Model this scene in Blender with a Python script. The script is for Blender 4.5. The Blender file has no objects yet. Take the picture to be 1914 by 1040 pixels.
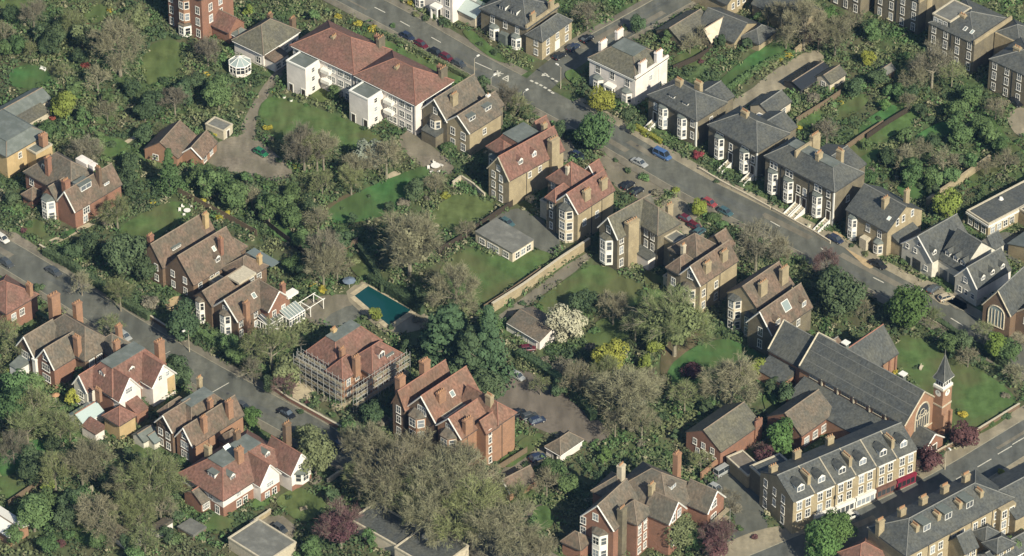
import bpy, math, random
from mathutils import Vector, Matrix
random.seed(7)
R = math.radians
SC = bpy.context.scene
COL = SC.collection

# ------------------------------------------------------------------ camera
EL, DIST, PXM = R(36.5), 1000.0, 8.5          # pitch, range, photo pixels per metre at the centre
W0, H0 = 1914.0, 1040.0
FPX = PXM * DIST
CAMPOS = Vector((0, -DIST * math.cos(EL), DIST * math.sin(EL)))
cam = bpy.data.cameras.new('camera'); camo = bpy.data.objects.new('camera', cam); COL.objects.link(camo)
camo.location = CAMPOS
camo.rotation_euler = (R(90) - EL, 0, 0)
cam.sensor_width = 36.0; cam.lens = 36.0 * FPX / W0
cam.clip_start = 10; cam.clip_end = 9000
SC.camera = camo
FW = Vector((0, math.cos(EL), -math.sin(EL))); UPV = Vector((0, math.sin(EL), math.cos(EL))); RT = Vector((1, 0, 0))

# ------------------------------------------------------------------ daylight
world = bpy.data.worlds.new('World'); SC.world = world; world.use_nodes = True
SUN_EL, SUN_H = R(37.5), Vector((0.53, -0.848))
nt = world.node_tree; nt.nodes.clear()
sky = nt.nodes.new('ShaderNodeTexSky'); sky.sky_type = 'NISHITA'; sky.sun_disc = False
sky.sun_elevation = SUN_EL; sky.sun_rotation = math.atan2(SUN_H.x, SUN_H.y)
bg = nt.nodes.new('ShaderNodeBackground'); bg.inputs['Strength'].default_value = 0.08
wo = nt.nodes.new('ShaderNodeOutputWorld')
nt.links.new(sky.outputs[0], bg.inputs['Color']); nt.links.new(bg.outputs[0], wo.inputs['Surface'])
sun = bpy.data.lights.new('sun', 'SUN'); suno = bpy.data.objects.new('sun', sun); COL.objects.link(suno)
sun.energy = 5.0; sun.angle = R(0.6); sun.color = (1.0, 0.93, 0.765)
sd = Vector((SUN_H.x * math.cos(SUN_EL), SUN_H.y * math.cos(SUN_EL), math.sin(SUN_EL)))
suno.rotation_euler = sd.to_track_quat('Z', 'Y').to_euler()
suno.location = sd * 400
vs = SC.view_settings
vs.view_transform = 'Standard'; vs.look = 'None'; vs.exposure = 0.45; vs.gamma = 1.0; vs.use_curve_mapping = False
HAZE = 0.000026
SC.cycles.volume_bounces = 0; SC.cycles.max_bounces = 5; SC.cycles.diffuse_bounces = 3; SC.cycles.transparent_max_bounces = 6

# ------------------------------------------------------------------ surveying: where a point of the photo stands at height z
def at(p, z=0.0):
    d = RT * ((p[0] - W0 / 2) / FPX) + UPV * (-(p[1] - H0 / 2) / FPX) + FW
    t = (z - CAMPOS.z) / d.z
    q = CAMPOS + d * t
    return Vector((q.x, q.y, z))
def pix(w):
    d = w - CAMPOS; k = d.dot(FW)
    return (W0 / 2 + FPX * d.dot(RT) / k, H0 / 2 - FPX * d.dot(UPV) / k)
T = 3.9875
ZOOM = {'a': (770,160,7.426), 'b': (890,210,4.0), 'c': (1660,380,4.0), 'd': (780,0,5.98), 'e': (1200,0,4.0), 'f': (1640,880,6.5),
 'g': (330,780,5.2), 'h': (280,400,4.334), 'i': (1240,420,4.332), 'j': (1060,840,5.2), 'k': (140,640,5.2), 'l': (740,670,4.952),
 'm': (540,590,5.473), 'n': (1480,840,7.36), 'o': (1620,660,5.2), 'p': (880,90,8.668)}
for ci, x0 in enumerate((0, 480, 960, 1434)):
    for ri, y0 in enumerate((0, 260, 520, 780)):
        ZOOM['%d%d' % (ci, ri)] = (x0, y0, T)
def z(k, x, y):
    a = ZOOM[k]; return (a[0] + x / a[2], a[1] + y / a[2])

# ------------------------------------------------------------------ materials
MATS = {}
def nodes(m):
    m.use_nodes = True; n = m.node_tree; b = n.nodes['Principled BSDF']; return n, b
def mat(name, col, rough=0.85, var=0.25, scale=1.2, bump=0.0, course=0.0, obj_rand=0.0, spec=0.2, col2=None, scale2=0.18, world_co=False):
    """colour with two octaves of grain; course = relief of tile or slate courses"""
    m = bpy.data.materials.new(name); n, b = nodes(m); N = n.nodes; L = n.links
    b.inputs['Roughness'].default_value = rough; b.inputs['Specular IOR Level'].default_value = spec
    tc = N.new('ShaderNodeTexCoord')
    if world_co:
        ge = N.new('ShaderNodeNewGeometry'); co = ge.outputs['Position']
    else: co = tc.outputs['Object']
    n1 = N.new('ShaderNodeTexNoise'); n1.inputs['Scale'].default_value = scale; n1.inputs['Detail'].default_value = 6; n1.inputs['Roughness'].default_value = 0.65
    L.new(co, n1.inputs['Vector'])
    rmp = N.new('ShaderNodeValToRGB')
    e = rmp.color_ramp.elements
    dk = tuple(max(0, c * (1 - var)) for c in col) + (1,); lt = tuple(min(1, c * (1 + var)) for c in col) + (1,)
    e[0].position = 0.3; e[0].color = dk; e[1].position = 0.7; e[1].color = lt
    L.new(n1.outputs['Fac'], rmp.inputs['Fac'])
    out = rmp.outputs['Color']
    if col2:
        n2 = N.new('ShaderNodeTexNoise'); n2.inputs['Scale'].default_value = scale2; n2.inputs['Detail'].default_value = 4; n2.inputs['Roughness'].default_value = 0.6
        L.new(co, n2.inputs['Vector'])
        r2 = N.new('ShaderNodeValToRGB'); r2.color_ramp.elements[0].position = 0.42; r2.color_ramp.elements[1].position = 0.6
        L.new(n2.outputs['Fac'], r2.inputs['Fac'])
        mx = N.new('ShaderNodeMix'); mx.data_type = 'RGBA'
        L.new(r2.outputs['Color'], mx.inputs[0]); L.new(out, mx.inputs[6]); mx.inputs[7].default_value = tuple(col2) + (1,)
        out = mx.outputs[2]
    if course or (world_co and col2):
        mp = N.new('ShaderNodeMapping'); mp.inputs['Scale'].default_value = (2.2,2.2,.35) if course else (.9,.25,1); mp.inputs['Rotation'].default_value = (0,0,0) if course else (0,0,R(43))
        L.new(co, mp.inputs['Vector']); n3 = N.new('ShaderNodeTexNoise'); n3.inputs['Scale'].default_value = 1.0 if course else .5; n3.inputs['Detail'].default_value = 5; L.new(mp.outputs[0], n3.inputs['Vector'])
        r3 = N.new('ShaderNodeMapRange'); r3.inputs[1].default_value = .3; r3.inputs[2].default_value = .7; r3.inputs[3].default_value = .74; r3.inputs[4].default_value = 1.26; L.new(n3.outputs['Fac'], r3.inputs[0])
        ml = N.new('ShaderNodeVectorMath'); ml.operation = 'SCALE'; L.new(out, ml.inputs[0]); L.new(r3.outputs[0], ml.inputs['Scale']); out = ml.outputs[0]
    if obj_rand:
        oi = N.new('ShaderNodeObjectInfo'); hs = N.new('ShaderNodeHueSaturation')
        a = N.new('ShaderNodeMapRange'); a.inputs[3].default_value = 1 - obj_rand; a.inputs[4].default_value = 1 + obj_rand
        L.new(oi.outputs['Random'], a.inputs[0]); L.new(a.outputs[0], hs.inputs['Value'])
        h = N.new('ShaderNodeMapRange'); h.inputs[3].default_value = 0.5 + obj_rand * 0.07; h.inputs[4].default_value = 0.5 - obj_rand * 0.07
        mu = N.new('ShaderNodeMath'); mu.operation = 'FRACT'; mu2 = N.new('ShaderNodeMath'); mu2.operation = 'MULTIPLY'; mu2.inputs[1].default_value = 7.31
        L.new(oi.outputs['Random'], mu2.inputs[0]); L.new(mu2.outputs[0], mu.inputs[0]); L.new(mu.outputs[0], h.inputs[0]); L.new(h.outputs[0], hs.inputs['Hue'])
        L.new(out, hs.inputs['Color']); out = hs.outputs['Color']
    L.new(out, b.inputs['Base Color'])
    if bump or course:
        bp = N.new('ShaderNodeBump'); bp.inputs['Strength'].default_value = 0.6; bp.inputs['Distance'].default_value = 0.05
        if course:
            sx = N.new('ShaderNodeSeparateXYZ'); L.new(co, sx.inputs[0])
            md = N.new('ShaderNodeMath'); md.operation = 'FRACT'; mm = N.new('ShaderNodeMath'); mm.operation = 'MULTIPLY'; mm.inputs[1].default_value = 1 / course
            L.new(sx.outputs['Z'], mm.inputs[0]); L.new(mm.outputs[0], md.inputs[0])
            ad = N.new('ShaderNodeMath'); ad.operation = 'ADD'; L.new(md.outputs[0], ad.inputs[0]); L.new(n1.outputs['Fac'], ad.inputs[1])
            L.new(ad.outputs[0], bp.inputs['Height'])
        else: L.new(n1.outputs['Fac'], bp.inputs['Height'])
        L.new(bp.outputs[0], b.inputs['Normal'])
    MATS[name] = m; return m
# roofs
mat('slate', (0.070,0.075,0.072), 0.7, 0.32, 1.6, course=0.25, col2=(0.092,0.094,0.082), scale2=0.25, spec=0.25)
mat('slate_olive', (0.125,0.118,0.085), 0.85, 0.3, 1.6, course=0.25, col2=(0.100,0.097,0.078), scale2=0.25)
mat('tile_red', (0.185,0.100,0.077), 0.85, 0.3, 1.8, course=0.22, col2=(0.145,0.090,0.068), scale2=0.3)
mat('tile_orange', (0.205,0.115,0.080), 0.85, 0.3, 1.8, course=0.22, col2=(0.155,0.100,0.072), scale2=0.3)
mat('tile_brown', (0.158,0.113,0.083), 0.85, 0.3, 1.8, course=0.22, col2=(0.112,0.094,0.070), scale2=0.3)
mat('tile_grey', (0.145,0.118,0.088), 0.85, 0.3, 1.8, course=0.22, col2=(0.108,0.100,0.080), scale2=0.3)
mat('lead', (0.145,0.160,0.145), 0.6, 0.22, 0.9, col2=(0.115,0.130,0.115), scale2=0.4)
mat('felt', (0.17,0.17,0.15), 0.9, 0.25, 0.8, col2=(0.13,0.13,0.115), scale2=0.35)
mat('ridge_tile', (0.20,0.16,0.12), 0.9, 0.2)
mat('ridge_red', (0.25,0.125,0.09), 0.9, 0.2)
mat('ridge_slate', (0.17,0.17,0.155), 0.8, 0.2)
# walls
mat('stock', (0.345,0.285,0.180), 0.95, 0.25, 3.0, bump=1, col2=(0.285,0.235,0.150), scale2=0.5)
mat('stock_grey', (0.175,0.152,0.105), 0.95, 0.25, 3.0, bump=1, col2=(0.135,0.118,0.085), scale2=0.5)
mat('brick_red', (0.255,0.135,0.092), 0.95, 0.25, 3.0, bump=1, col2=(0.215,0.12,0.084), scale2=0.5)
mat('brick_orange', (0.31,0.18,0.112), 0.95, 0.22, 3.0, bump=1, col2=(0.26,0.155,0.10), scale2=0.5)
mat('brick_brown', (0.17,0.115,0.075), 0.95, 0.25, 3.0, bump=1, col2=(0.14,0.10,0.07), scale2=0.5)
mat('stucco', (0.72,0.66,0.60), 0.9, 0.09, 0.7, col2=(0.62,0.57,0.52), scale2=0.3)
mat('cream', (0.55,0.48,0.36), 0.9, 0.15, 0.9, col2=(0.47,0.41,0.31), scale2=0.4)
mat('tan', (0.46,0.34,0.18), 0.9, 0.15, 0.9, col2=(0.40,0.30,0.16), scale2=0.4)
mat('pale_render', (0.56,0.53,0.45), 0.9, 0.15, 0.9)
mat('white', (0.70,0.68,0.62), 0.6, 0.08, 3.0)
mat('stone', (0.45,0.40,0.30), 0.9, 0.2, 2.0)
mat('pot', (0.38,0.22,0.12), 0.9, 0.3, 3.0)
mat('timber', (0.16,0.12,0.08), 0.9, 0.3, 3.0)
mat('dark_timber', (0.05,0.04,0.03), 0.8, 0.3, 3.0)
mat('plank', (0.30,0.26,0.175), 0.9, 0.3, 2.0)
mat('steel', (0.32,0.32,0.30), 0.45, 0.2, 3.0)
mat('iron', (0.05,0.05,0.05), 0.6, 0.2, 3.0)
mat('shop_red', (0.19,0.022,0.042), 0.5, 0.25, 1.0)
mat('shop_brown', (0.16,0.09,0.07), 0.6, 0.25, 1.0)
mat('red_paint', (0.40,0.06,0.05), 0.6, 0.2)
mat('blue_cloth', (0.14,0.18,0.23), 0.8, 0.2)
mat('clock_face', (0.72,0.70,0.62), 0.5, 0.05)
def glass(name, col, rough=0.12):
    m = bpy.data.materials.new(name); n, b = nodes(m)
    b.inputs['Base Color'].default_value = col + (1,); b.inputs['Roughness'].default_value = rough; b.inputs['Specular IOR Level'].default_value = 0.6
    oi = n.nodes.new('ShaderNodeObjectInfo'); r = n.nodes.new('ShaderNodeValToRGB')
    r.color_ramp.elements[0].color = tuple(c * 0.5 for c in col) + (1,); r.color_ramp.elements[1].color = tuple(c * 2.2 for c in col) + (1,); r.color_ramp.elements[1].position = .72; e_ = r.color_ramp.elements.new(.95); e_.color = tuple(c * 6 for c in col) + (1,)
    n.links.new(oi.outputs['Random'], r.inputs['Fac']); n.links.new(r.outputs['Color'], b.inputs['Base Color'])
    MATS[name] = m
glass('glass', (0.045,0.05,0.055)); glass('pale_glass', (0.16,0.19,0.18)); glass('car_glass', (0.02,0.025,0.03), 0.06)
# ground
mat('garden', (0.076,0.111,0.046), 1.0, 0.45, 0.5, col2=(0.096,0.096,0.054), scale2=0.07, world_co=True, spec=0.0)
mat('lawn', (0.081,0.131,0.046), 1.0, 0.28, 0.35, col2=(0.098,0.110,0.048), scale2=0.06, world_co=True, spec=0.0)
mat('lawn_bright', (0.062,0.142,0.048), 1.0, 0.25, 0.35, col2=(0.072,0.112,0.042), scale2=0.06, world_co=True, spec=0.0)
mat('lawn_olive', (0.106,0.133,0.051), 1.0, 0.28, 0.35, col2=(0.080,0.112,0.042), scale2=0.06, world_co=True, spec=0.0)
mat('soil', (0.135,0.105,0.065), 1.0, 0.35, 0.8, col2=(0.10,0.09,0.05), scale2=0.2, world_co=True, spec=0.0)
mat('asphalt', (0.120,0.121,0.100), 0.95, 0.2, 0.8, col2=(0.096,0.099,0.084), scale2=0.07, world_co=True)
mat('asphalt_dark', (0.095,0.10,0.09), 0.95, 0.2, 0.8, col2=(0.115,0.115,0.10), scale2=0.08, world_co=True)
mat('pavement', (0.175,0.158,0.12), 0.95, 0.2, 0.9, col2=(0.15,0.137,0.105), scale2=0.12, world_co=True)
mat('pavement_light', (0.27,0.235,0.165), 0.95, 0.2, 0.9, col2=(0.22,0.195,0.14), scale2=0.12, world_co=True)
mat('kerb', (0.26,0.24,0.18), 0.9, 0.2, 1.0, world_co=True)
mat('gravel', (0.19,0.165,0.125), 1.0, 0.25, 1.2, col2=(0.155,0.14,0.10), scale2=0.12, world_co=True)
mat('paving', (0.40,0.34,0.23), 0.9, 0.2, 1.0, world_co=True)
mat('brown_yard', (0.152,0.130,0.105), 1.0, 0.2, 0.8, col2=(0.13,0.112,0.09), scale2=0.1, world_co=True)
mat('paint', (0.50,0.48,0.40), 0.9, 0.35, 2.5, world_co=True)
mat('sand', (0.40,0.30,0.17), 1.0, 0.2, 1.0, world_co=True)
# plants
def leafmat(name, col, var=0.35, rnd=0.22):
    mat(name, col, 0.9, var, 0.55, obj_rand=rnd, spec=0.08)
leafmat('leaf_dark', (0.062,0.092,0.046)); leafmat('leaf_mid', (0.083,0.130,0.052)); leafmat('leaf_light', (0.136,0.177,0.042))
leafmat('leaf_lime', (0.195,0.218,0.045)); leafmat('leaf_olive', (0.127,0.147,0.071)); leafmat('leaf_yellow', (0.34,0.29,0.05))
leafmat('leaf_cedar', (0.058,0.092,0.046)); leafmat('leaf_white', (0.42,0.40,0.28)); leafmat('leaf_purple', (0.100,0.050,0.053))
leafmat('leaf_red', (0.20,0.050,0.045)); leafmat('twig', (0.205,0.196,0.122), 0.3, 0.2); leafmat('twig_green', (0.172,0.198,0.088), 0.3, 0.18)
leafmat('twig_dark', (0.162,0.150,0.108), 0.3, 0.2); leafmat('twig_purple', (0.125,0.075,0.072), 0.3, 0.12)
leafmat('leaf_bright', (0.082,0.140,0.045)); leafmat('leaf_silver', (0.20,0.22,0.17))
mat('bark', (0.21,0.19,0.14), 0.95, 0.3, 2.0, obj_rand=0.2)
# shrubbery carpet: patches of several plants
def carpet():
    m = mat('shrubbery', (0.081,0.142,0.055), 0.95, 0.5, 0.35, world_co=True, spec=0.05, col2=(0.112,0.122,0.068), scale2=0.13)
carpet()
def water():
    m = bpy.data.materials.new('pool_water'); n, b = nodes(m)
    b.inputs['Base Color'].default_value = (0.006,0.050,0.052,1); b.inputs['Roughness'].default_value = 0.12
    t = n.nodes.new('ShaderNodeTexNoise'); t.inputs['Scale'].default_value = 1.5; bp = n.nodes.new('ShaderNodeBump'); bp.inputs['Strength'].default_value = 0.08
    n.links.new(t.outputs['Fac'], bp.inputs['Height']); n.links.new(bp.outputs[0], b.inputs['Normal']); MATS['pool_water'] = m
water()

# ------------------------------------------------------------------ mesh helpers
class MB:
    def __init__(s): s.v = []; s.f = []
    def add(s, vs, fs):
        o = len(s.v); s.v += [tuple(p) for p in vs]; s.f += [tuple(i + o for i in f) for f in fs]; return s
    def box(s, x0, x1, y0, y1, z0, z1):
        return s.add([(x0,y0,z0),(x1,y0,z0),(x1,y1,z0),(x0,y1,z0),(x0,y0,z1),(x1,y0,z1),(x1,y1,z1),(x0,y1,z1)],
                     [(0,3,2,1),(4,5,6,7),(0,1,5,4),(1,2,6,5),(2,3,7,6),(3,0,4,7)])
    def prism(s, pts, z0, z1):
        n = len(pts)
        return s.add([(x,y,z0) for x,y in pts] + [(x,y,z1) for x,y in pts],
                     [tuple(range(n))[::-1], tuple(range(n, 2*n))] + [(i,(i+1)%n,n+(i+1)%n,n+i) for i in range(n)])
    def cyl(s, x, y, r, z0, z1, n=8, r1=None):
        r1 = r if r1 is None else r1
        a = [(math.cos(2*math.pi*i/n), math.sin(2*math.pi*i/n)) for i in range(n)]
        return s.add([(x+c*r,y+d*r,z0) for c,d in a] + [(x+c*r1,y+d*r1,z1) for c,d in a],
                     [tuple(range(n))[::-1], tuple(range(n,2*n))] + [(i,(i+1)%n,n+(i+1)%n,n+i) for i in range(n)])
    def bar(s, p, q, w, w1=None, n=4):
        p = Vector(p); q = Vector(q); d = (q - p); w1 = w if w1 is None else w1
        if d.length < 1e-6: return s
        d.normalize(); a = d.orthogonal().normalized(); b = d.cross(a)
        ring = [(math.cos(2*math.pi*(i+.5)/n), math.sin(2*math.pi*(i+.5)/n)) for i in range(n)]
        return s.add([p + a*c*w + b*e*w for c,e in ring] + [q + a*c*w1 + b*e*w1 for c,e in ring],
                     [tuple(range(n))[::-1], tuple(range(n,2*n))] + [(i,(i+1)%n,n+(i+1)%n,n+i) for i in range(n)])
    def mesh(s, name, m=None):
        me = bpy.data.meshes.new(name); me.from_pydata(s.v, [], s.f); me.update()
        if m: me.materials.append(MATS[m])
        return me
def link(name, me, parent=None, loc=(0,0,0), rz=0.0):
    o = bpy.data.objects.new(name, me); COL.objects.link(o); o.location = loc
    if rz: o.rotation_euler = (0, 0, rz)
    if parent: o.parent = parent
    return o
def tag(o, label, cat, group=None):
    o['label'] = label; o['category'] = cat
    if group: o['group'] = group
    return o
def struct(o): o['kind'] = 'structure'; return o
def thing(name, label, cat, loc=(0,0,0), rz=0.0, group=None):
    return tag(link(name, None, None, loc, rz), label, cat, group)
CACHE = {}
def cached(key, fn):
    if key not in CACHE: CACHE[key] = fn()
    return CACHE[key]
FOOT = []          # footprints (world polygons) kept clear of shrubs

# ------------------------------------------------------------------ houses
def win_mesh(w, h, bars, mt):
    def f():
        m = MB(); t = 0.11
        m.box(-w/2-t, -w/2+0.03, -0.07, 0.02, -t, h+t).box(w/2-0.03, w/2+t, -0.07, 0.02, -t, h+t)
        m.box(-w/2+0.03, w/2-0.03, -0.07, 0.02, h-0.03, h+t+0.04).box(-w/2-0.05-t, w/2+0.05+t, -0.16, 0.02, -t-0.1, -t+0.001)
        m.box(-w/2+0.03, w/2-0.03, -0.06, 0.0, h*0.5-0.04, h*0.5+0.04)
        for i in range(1, bars): x = -w/2 + w*i/bars; m.box(x-0.05, x+0.05, -0.055, 0.0, 0, h*0.5-0.04).box(x-0.05, x+0.05, -0.055, 0.0, h*0.5+0.04, h-0.03)
        return m.mesh('window', mt)
    return cached(('w', round(w,2), round(h,2), bars, mt), f)
def pane_mesh(w, h, mt='glass'):
    return cached(('p', round(w,2), round(h,2), mt), lambda: MB().box(-w/2+0.02, w/2-0.02, -0.03, 0.01, -0.05, h-0.02).mesh('pane', mt))
def pot_mesh(): return cached('pot', lambda: MB().cyl(0,0,0.15,0,0.5,8,0.12).mesh('chimney_pot','pot'))

class House:
    def __init__(s, name, label, M, zz, L=None, ang=43.0, wall='stock', roof='slate', cat='house', group=None, ridge=None):
        p = at(M, zz); a = R(ang)
        if L: q = at(L, zz); d = p - q; a = math.atan2(-d.y, d.x); s.lu = d.length
        s.a = a; s.o = Vector((p.x, p.y, 0)); s.wall = wall; s.rf = roof; s.h = zz
        s.u = Vector((math.cos(a), -math.sin(a), 0)); s.v = Vector((math.sin(a), math.cos(a), 0))
        s.e = thing(name, label, cat, s.o, -a, group); s.B = []; s.ch = 1.2
        s.ridge = ridge or ('ridge_red' if roof in ('tile_red','tile_orange') else 'ridge_slate' if roof == 'slate' else 'ridge_tile')
    def loc(s, p, zz):
        d = at(p, zz) - s.o; return (d.dot(s.u), d.dot(s.v))
    def W(s, x, y): return s.o + s.u*x + s.v*y
    def part(s, name, mb, m, parent=None, label=None):
        o = link(name, mb.mesh(name, m), parent or s.e)
        if label: o['label'] = label
        return o
    def blk(s, x0, x1, y0, y1, h, roof='gv', rise=3.0, wall=None, rf=None, oh=0.35, z0=0.0, inset=None, verge=None, ridge=True):
        wall = wall or s.wall; rf = rf or s.rf
        FOOT.append([s.W(x0-.4,y0-.4), s.W(x1+.4,y0-.4), s.W(x1+.4,y1+.4), s.W(x0-.4,y1+.4)])
        s.B.append((x0,x1,y0,y1,h,roof,rise,inset))
        w = MB(); mx, my = (x0+x1)/2, (y0+y1)/2; e = 0.06
        if roof == 'gv':
            pts = [(x0,z0),(x1,z0),(x1,h-e),(mx,h+rise-e),(x0,h-e)]; n = 5
            w.add([(x,y0,q) for x,q in pts] + [(x,y1,q) for x,q in pts], [(0,1,2,3,4),(9,8,7,6,5)] + [((i+1)%n,i,n+i,n+(i+1)%n) for i in range(n)])
        elif roof == 'gu':
            pts = [(y0,z0),(y1,z0),(y1,h-e),(my,h+rise-e),(y0,h-e)]; n = 5
            w.add([(x1,y,q) for y,q in pts] + [(x0,y,q) for y,q in pts], [(0,1,2,3,4),(9,8,7,6,5)] + [((i+1)%n,i,n+i,n+(i+1)%n) for i in range(n)])
        else: w.box(x0,x1,y0,y1,z0,h-0.02)
        s.part('wall', w, wall)
        r = MB(); rd = MB(); t = 0.16
        if roof in ('gv','gu'):
            hw = (x1-x0)/2 if roof == 'gv' else (y1-y0)/2; sl = rise/hw
            c = mx if roof == 'gv' else my; b0, b1 = (y0-oh*.6, y1+oh*.6) if roof == 'gv' else (x0-oh*.6, x1+oh*.6)
            for sg in (-1, 1):
                sec = [(c, h+rise+t), (c+sg*(hw+oh), h-oh*sl+t), (c+sg*(hw+oh), h-oh*sl), (c, h+rise-0.02)]
                vs_ = [(q,b,w_) if roof == 'gv' else (b,q,w_) for b in (b0,b1) for q,w_ in sec]
                r.add(vs_, [(0,1,2,3),(7,6,5,4)] + [((i+1)%4,i,4+i,4+(i+1)%4) for i in range(4)])
            P = lambda b: (c,b,h+rise+t) if roof == 'gv' else (b,c,h+rise+t)
            rd.bar(P(b0-0.02), P(b1+0.02), 0.16)
            if verge:
                vb = MB()
                for sg in (-1,1):
                    q0 = (c, b0-0.03, h+rise+t-0.14); q1 = (c+sg*(hw+oh), b0-0.03, h-oh*sl+t-0.14)
                    if roof == 'gu': q0 = (b1+0.03, c, q0[2]); q1 = (b1+0.03, c+sg*(hw+oh), q1[2])
                    vb.bar(q0, q1, 0.17)
                s.part('bargeboard', vb, verge)
        elif roof == 'flat':
            r.box(x0+0.25,x1-0.25,y0+0.25,y1-0.25,h-0.01,h+0.12)
            o_ = [(x0-.1,y0-.1),(x1+.1,y0-.1),(x1+.1,y1+.1),(x0-.1,y1+.1)]; n_ = [(x0+.25,y0+.25),(x1-.25,y0+.25),(x1-.25,y1-.25),(x0+.25,y1-.25)]
            rd.add([(a,b,q) for q in (h-.05,h+.35) for a,b in o_+n_], [f for i in range(4) for j in [(i+1)%4] for f in ((i,j,8+j,8+i),(4+j,4+i,12+i,12+j),(8+i,8+j,12+j,12+i),(j,i,4+i,4+j))])
        elif roof in ('sx','sy','sxm'):       # lean-to falling towards +x / -y / -x
            a0,a1,c0,c1 = x0-oh*.3, x1+oh*.3, y0-oh*.3, y1+oh*.3
            zz = {'sx': (rise,0,0,rise), 'sy': (0,0,rise,rise), 'sxm': (0,rise,rise,0)}[roof]
            cs = [(a0,c0),(a1,c0),(a1,c1),(a0,c1)]
            r.add([(cs[i][0],cs[i][1],h-0.08+0*zz[i]) for i in range(4)] + [(cs[i][0],cs[i][1],h+0.1+zz[i]) for i in range(4)],
                  [(0,3,2,1),(4,5,6,7),(0,1,5,4),(1,2,6,5),(2,3,7,6),(3,0,4,7)])
        else:                                   # hip
            a0,a1,c0,c1 = x0-oh, x1+oh, y0-oh, y1+oh; lx, ly = a1-a0, c1-c0; hw = min(lx,ly)/2
            i_ = inset if inset else hw
            zb, zt = h-0.12, h+0.08
            b = [(a0,c0),(a1,c0),(a1,c1),(a0,c1)]
            v8 = [(x,y,zb) for x,y in b] + [(x,y,zt) for x,y in b]
            F = [(0,3,2,1)] + [(i,(i+1)%4,4+(i+1)%4,4+i) for i in range(4)]
            ztop = h+rise
            if inset:
                tp = [(a0+i_,c0+i_,ztop),(a1-i_,c0+i_,ztop),(a1-i_,c1-i_,ztop),(a0+i_,c1-i_,ztop)]
                r.add(v8+tp, F + [(4+i,4+(i+1)%4,8+(i+1)%4,8+i) for i in range(4)] + [(8,9,10,11)])
                for i in range(4): rd.bar(v8[4+i], tp[i], 0.12); rd.bar(tp[i], tp[(i+1)%4], 0.1)
                fl = MB(); k = 0.15
                fl.box(a0+i_-k,a1-i_+k,c0+i_-k,c1-i_+k,ztop+0.003,ztop+0.14)
                s._flat = fl
            elif lx >= ly:
                tp = [(a0+hw,(c0+c1)/2,ztop),(a1-hw,(c0+c1)/2,ztop)]
                r.add(v8+tp, F + [(4,5,9,8),(5,6,9),(6,7,8,9),(7,4,8)])
                for i,j in ((0,0),(1,1),(2,1),(3,0)): rd.bar(v8[4+i], tp[j], 0.12)
                rd.bar(tp[0], tp[1], 0.14)
            else:
                tp = [((a0+a1)/2,c0+hw,ztop),((a0+a1)/2,c1-hw,ztop)]
                r.add(v8+tp, F + [(4,5,8),(5,6,9,8),(6,7,9),(7,4,8,9)])
                for i,j in ((0,0),(1,0),(2,1),(3,1)): rd.bar(v8[4+i], tp[j], 0.12)
                rd.bar(tp[0], tp[1], 0.14)
        ro = s.part('roof', r, rf)
        if roof == 'hip' and inset: s.part('flat_top', s._flat, 'lead', ro)
        if rd.v and ridge: s.part('ridge' if roof != 'flat' else 'parapet', rd, (s.ridge if roof != 'flat' else ('white' if wall in ('stucco','white') else 'stone')), ro)
        if roof != 'flat' and oh > 0.2:          # eaves gutter
            g = MB(); 
            if roof in ('gv','hip'): g.bar((x1+oh+0.05,y0-.1,h-0.12 if roof=='hip' else h-oh*rise/((x1-x0)/2)+.02),(x1+oh+0.05,y1+.1,h-0.12 if roof=='hip' else h-oh*rise/((x1-x0)/2)+.02),0.08)
            if roof in ('gu','hip'): g.bar((x0-.1,y0-oh-0.05,h-0.12 if roof=='hip' else h-oh*rise/((y1-y0)/2)+.02),(x1+.1,y0-oh-0.05,h-0.12 if roof=='hip' else h-oh*rise/((y1-y0)/2)+.02),0.08)
            if g.v: s.part('gutter', g, 'iron' if wall not in ('stucco','white') else 'white', ro)
        return len(s.B)-1
    def rz(s, i, x, y):
        x0,x1,y0,y1,h,roof,rise,inset = s.B[i]; mx,my = (x0+x1)/2,(y0+y1)/2
        if roof == 'gv': return h + rise*(1-abs(x-mx)/((x1-x0)/2)) + .16
        if roof == 'gu': return h + rise*(1-abs(y-my)/((y1-y0)/2)) + .16
        if roof == 'hip':
            hw = inset or min(x1-x0,y1-y0)/2; d = min(x-x0,x1-x,y-y0,y1-y); return h + rise*min(1, max(0,d)/hw) + .1
        return h + .1
    def wins(s, face, c, pos, zs, w=1.1, h=1.6, bars=2, m='white', g='glass'):
        for p in pos:
            for q in zs:
                l = (p, c-0.012, q) if face == 'F' else (c+0.012, p, q)
                o = link('window', win_mesh(w,h,bars,m), s.e, l, 0 if face == 'F' else R(90))
                link('pane', pane_mesh(w,h,g), o)
    def door(s, face, c, p, w=1.1, h=2.2, m='dark_timber', z0=0.0):
        l = (p, c-0.015, z0) if face == 'F' else (c+0.015, p, z0)
        me = cached(('door',w,h,m), lambda: MB().box(-w/2,w/2,-0.06,0.02,0.01,h).mesh('door', m))
        o = link('door', me, s.e, l, 0 if face == 'F' else R(90))
        fr = cached(('df',w,h), lambda: MB().box(-w/2-.16,-w/2-.002,-.1,.02,0.02,h+.18).box(w/2+.002,w/2+.16,-.1,.02,0.02,h+.18).box(-w/2-.002,w/2+.002,-.1,.02,h+.003,h+.18).mesh('frame','white'))
        link('frame', fr, o)
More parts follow.
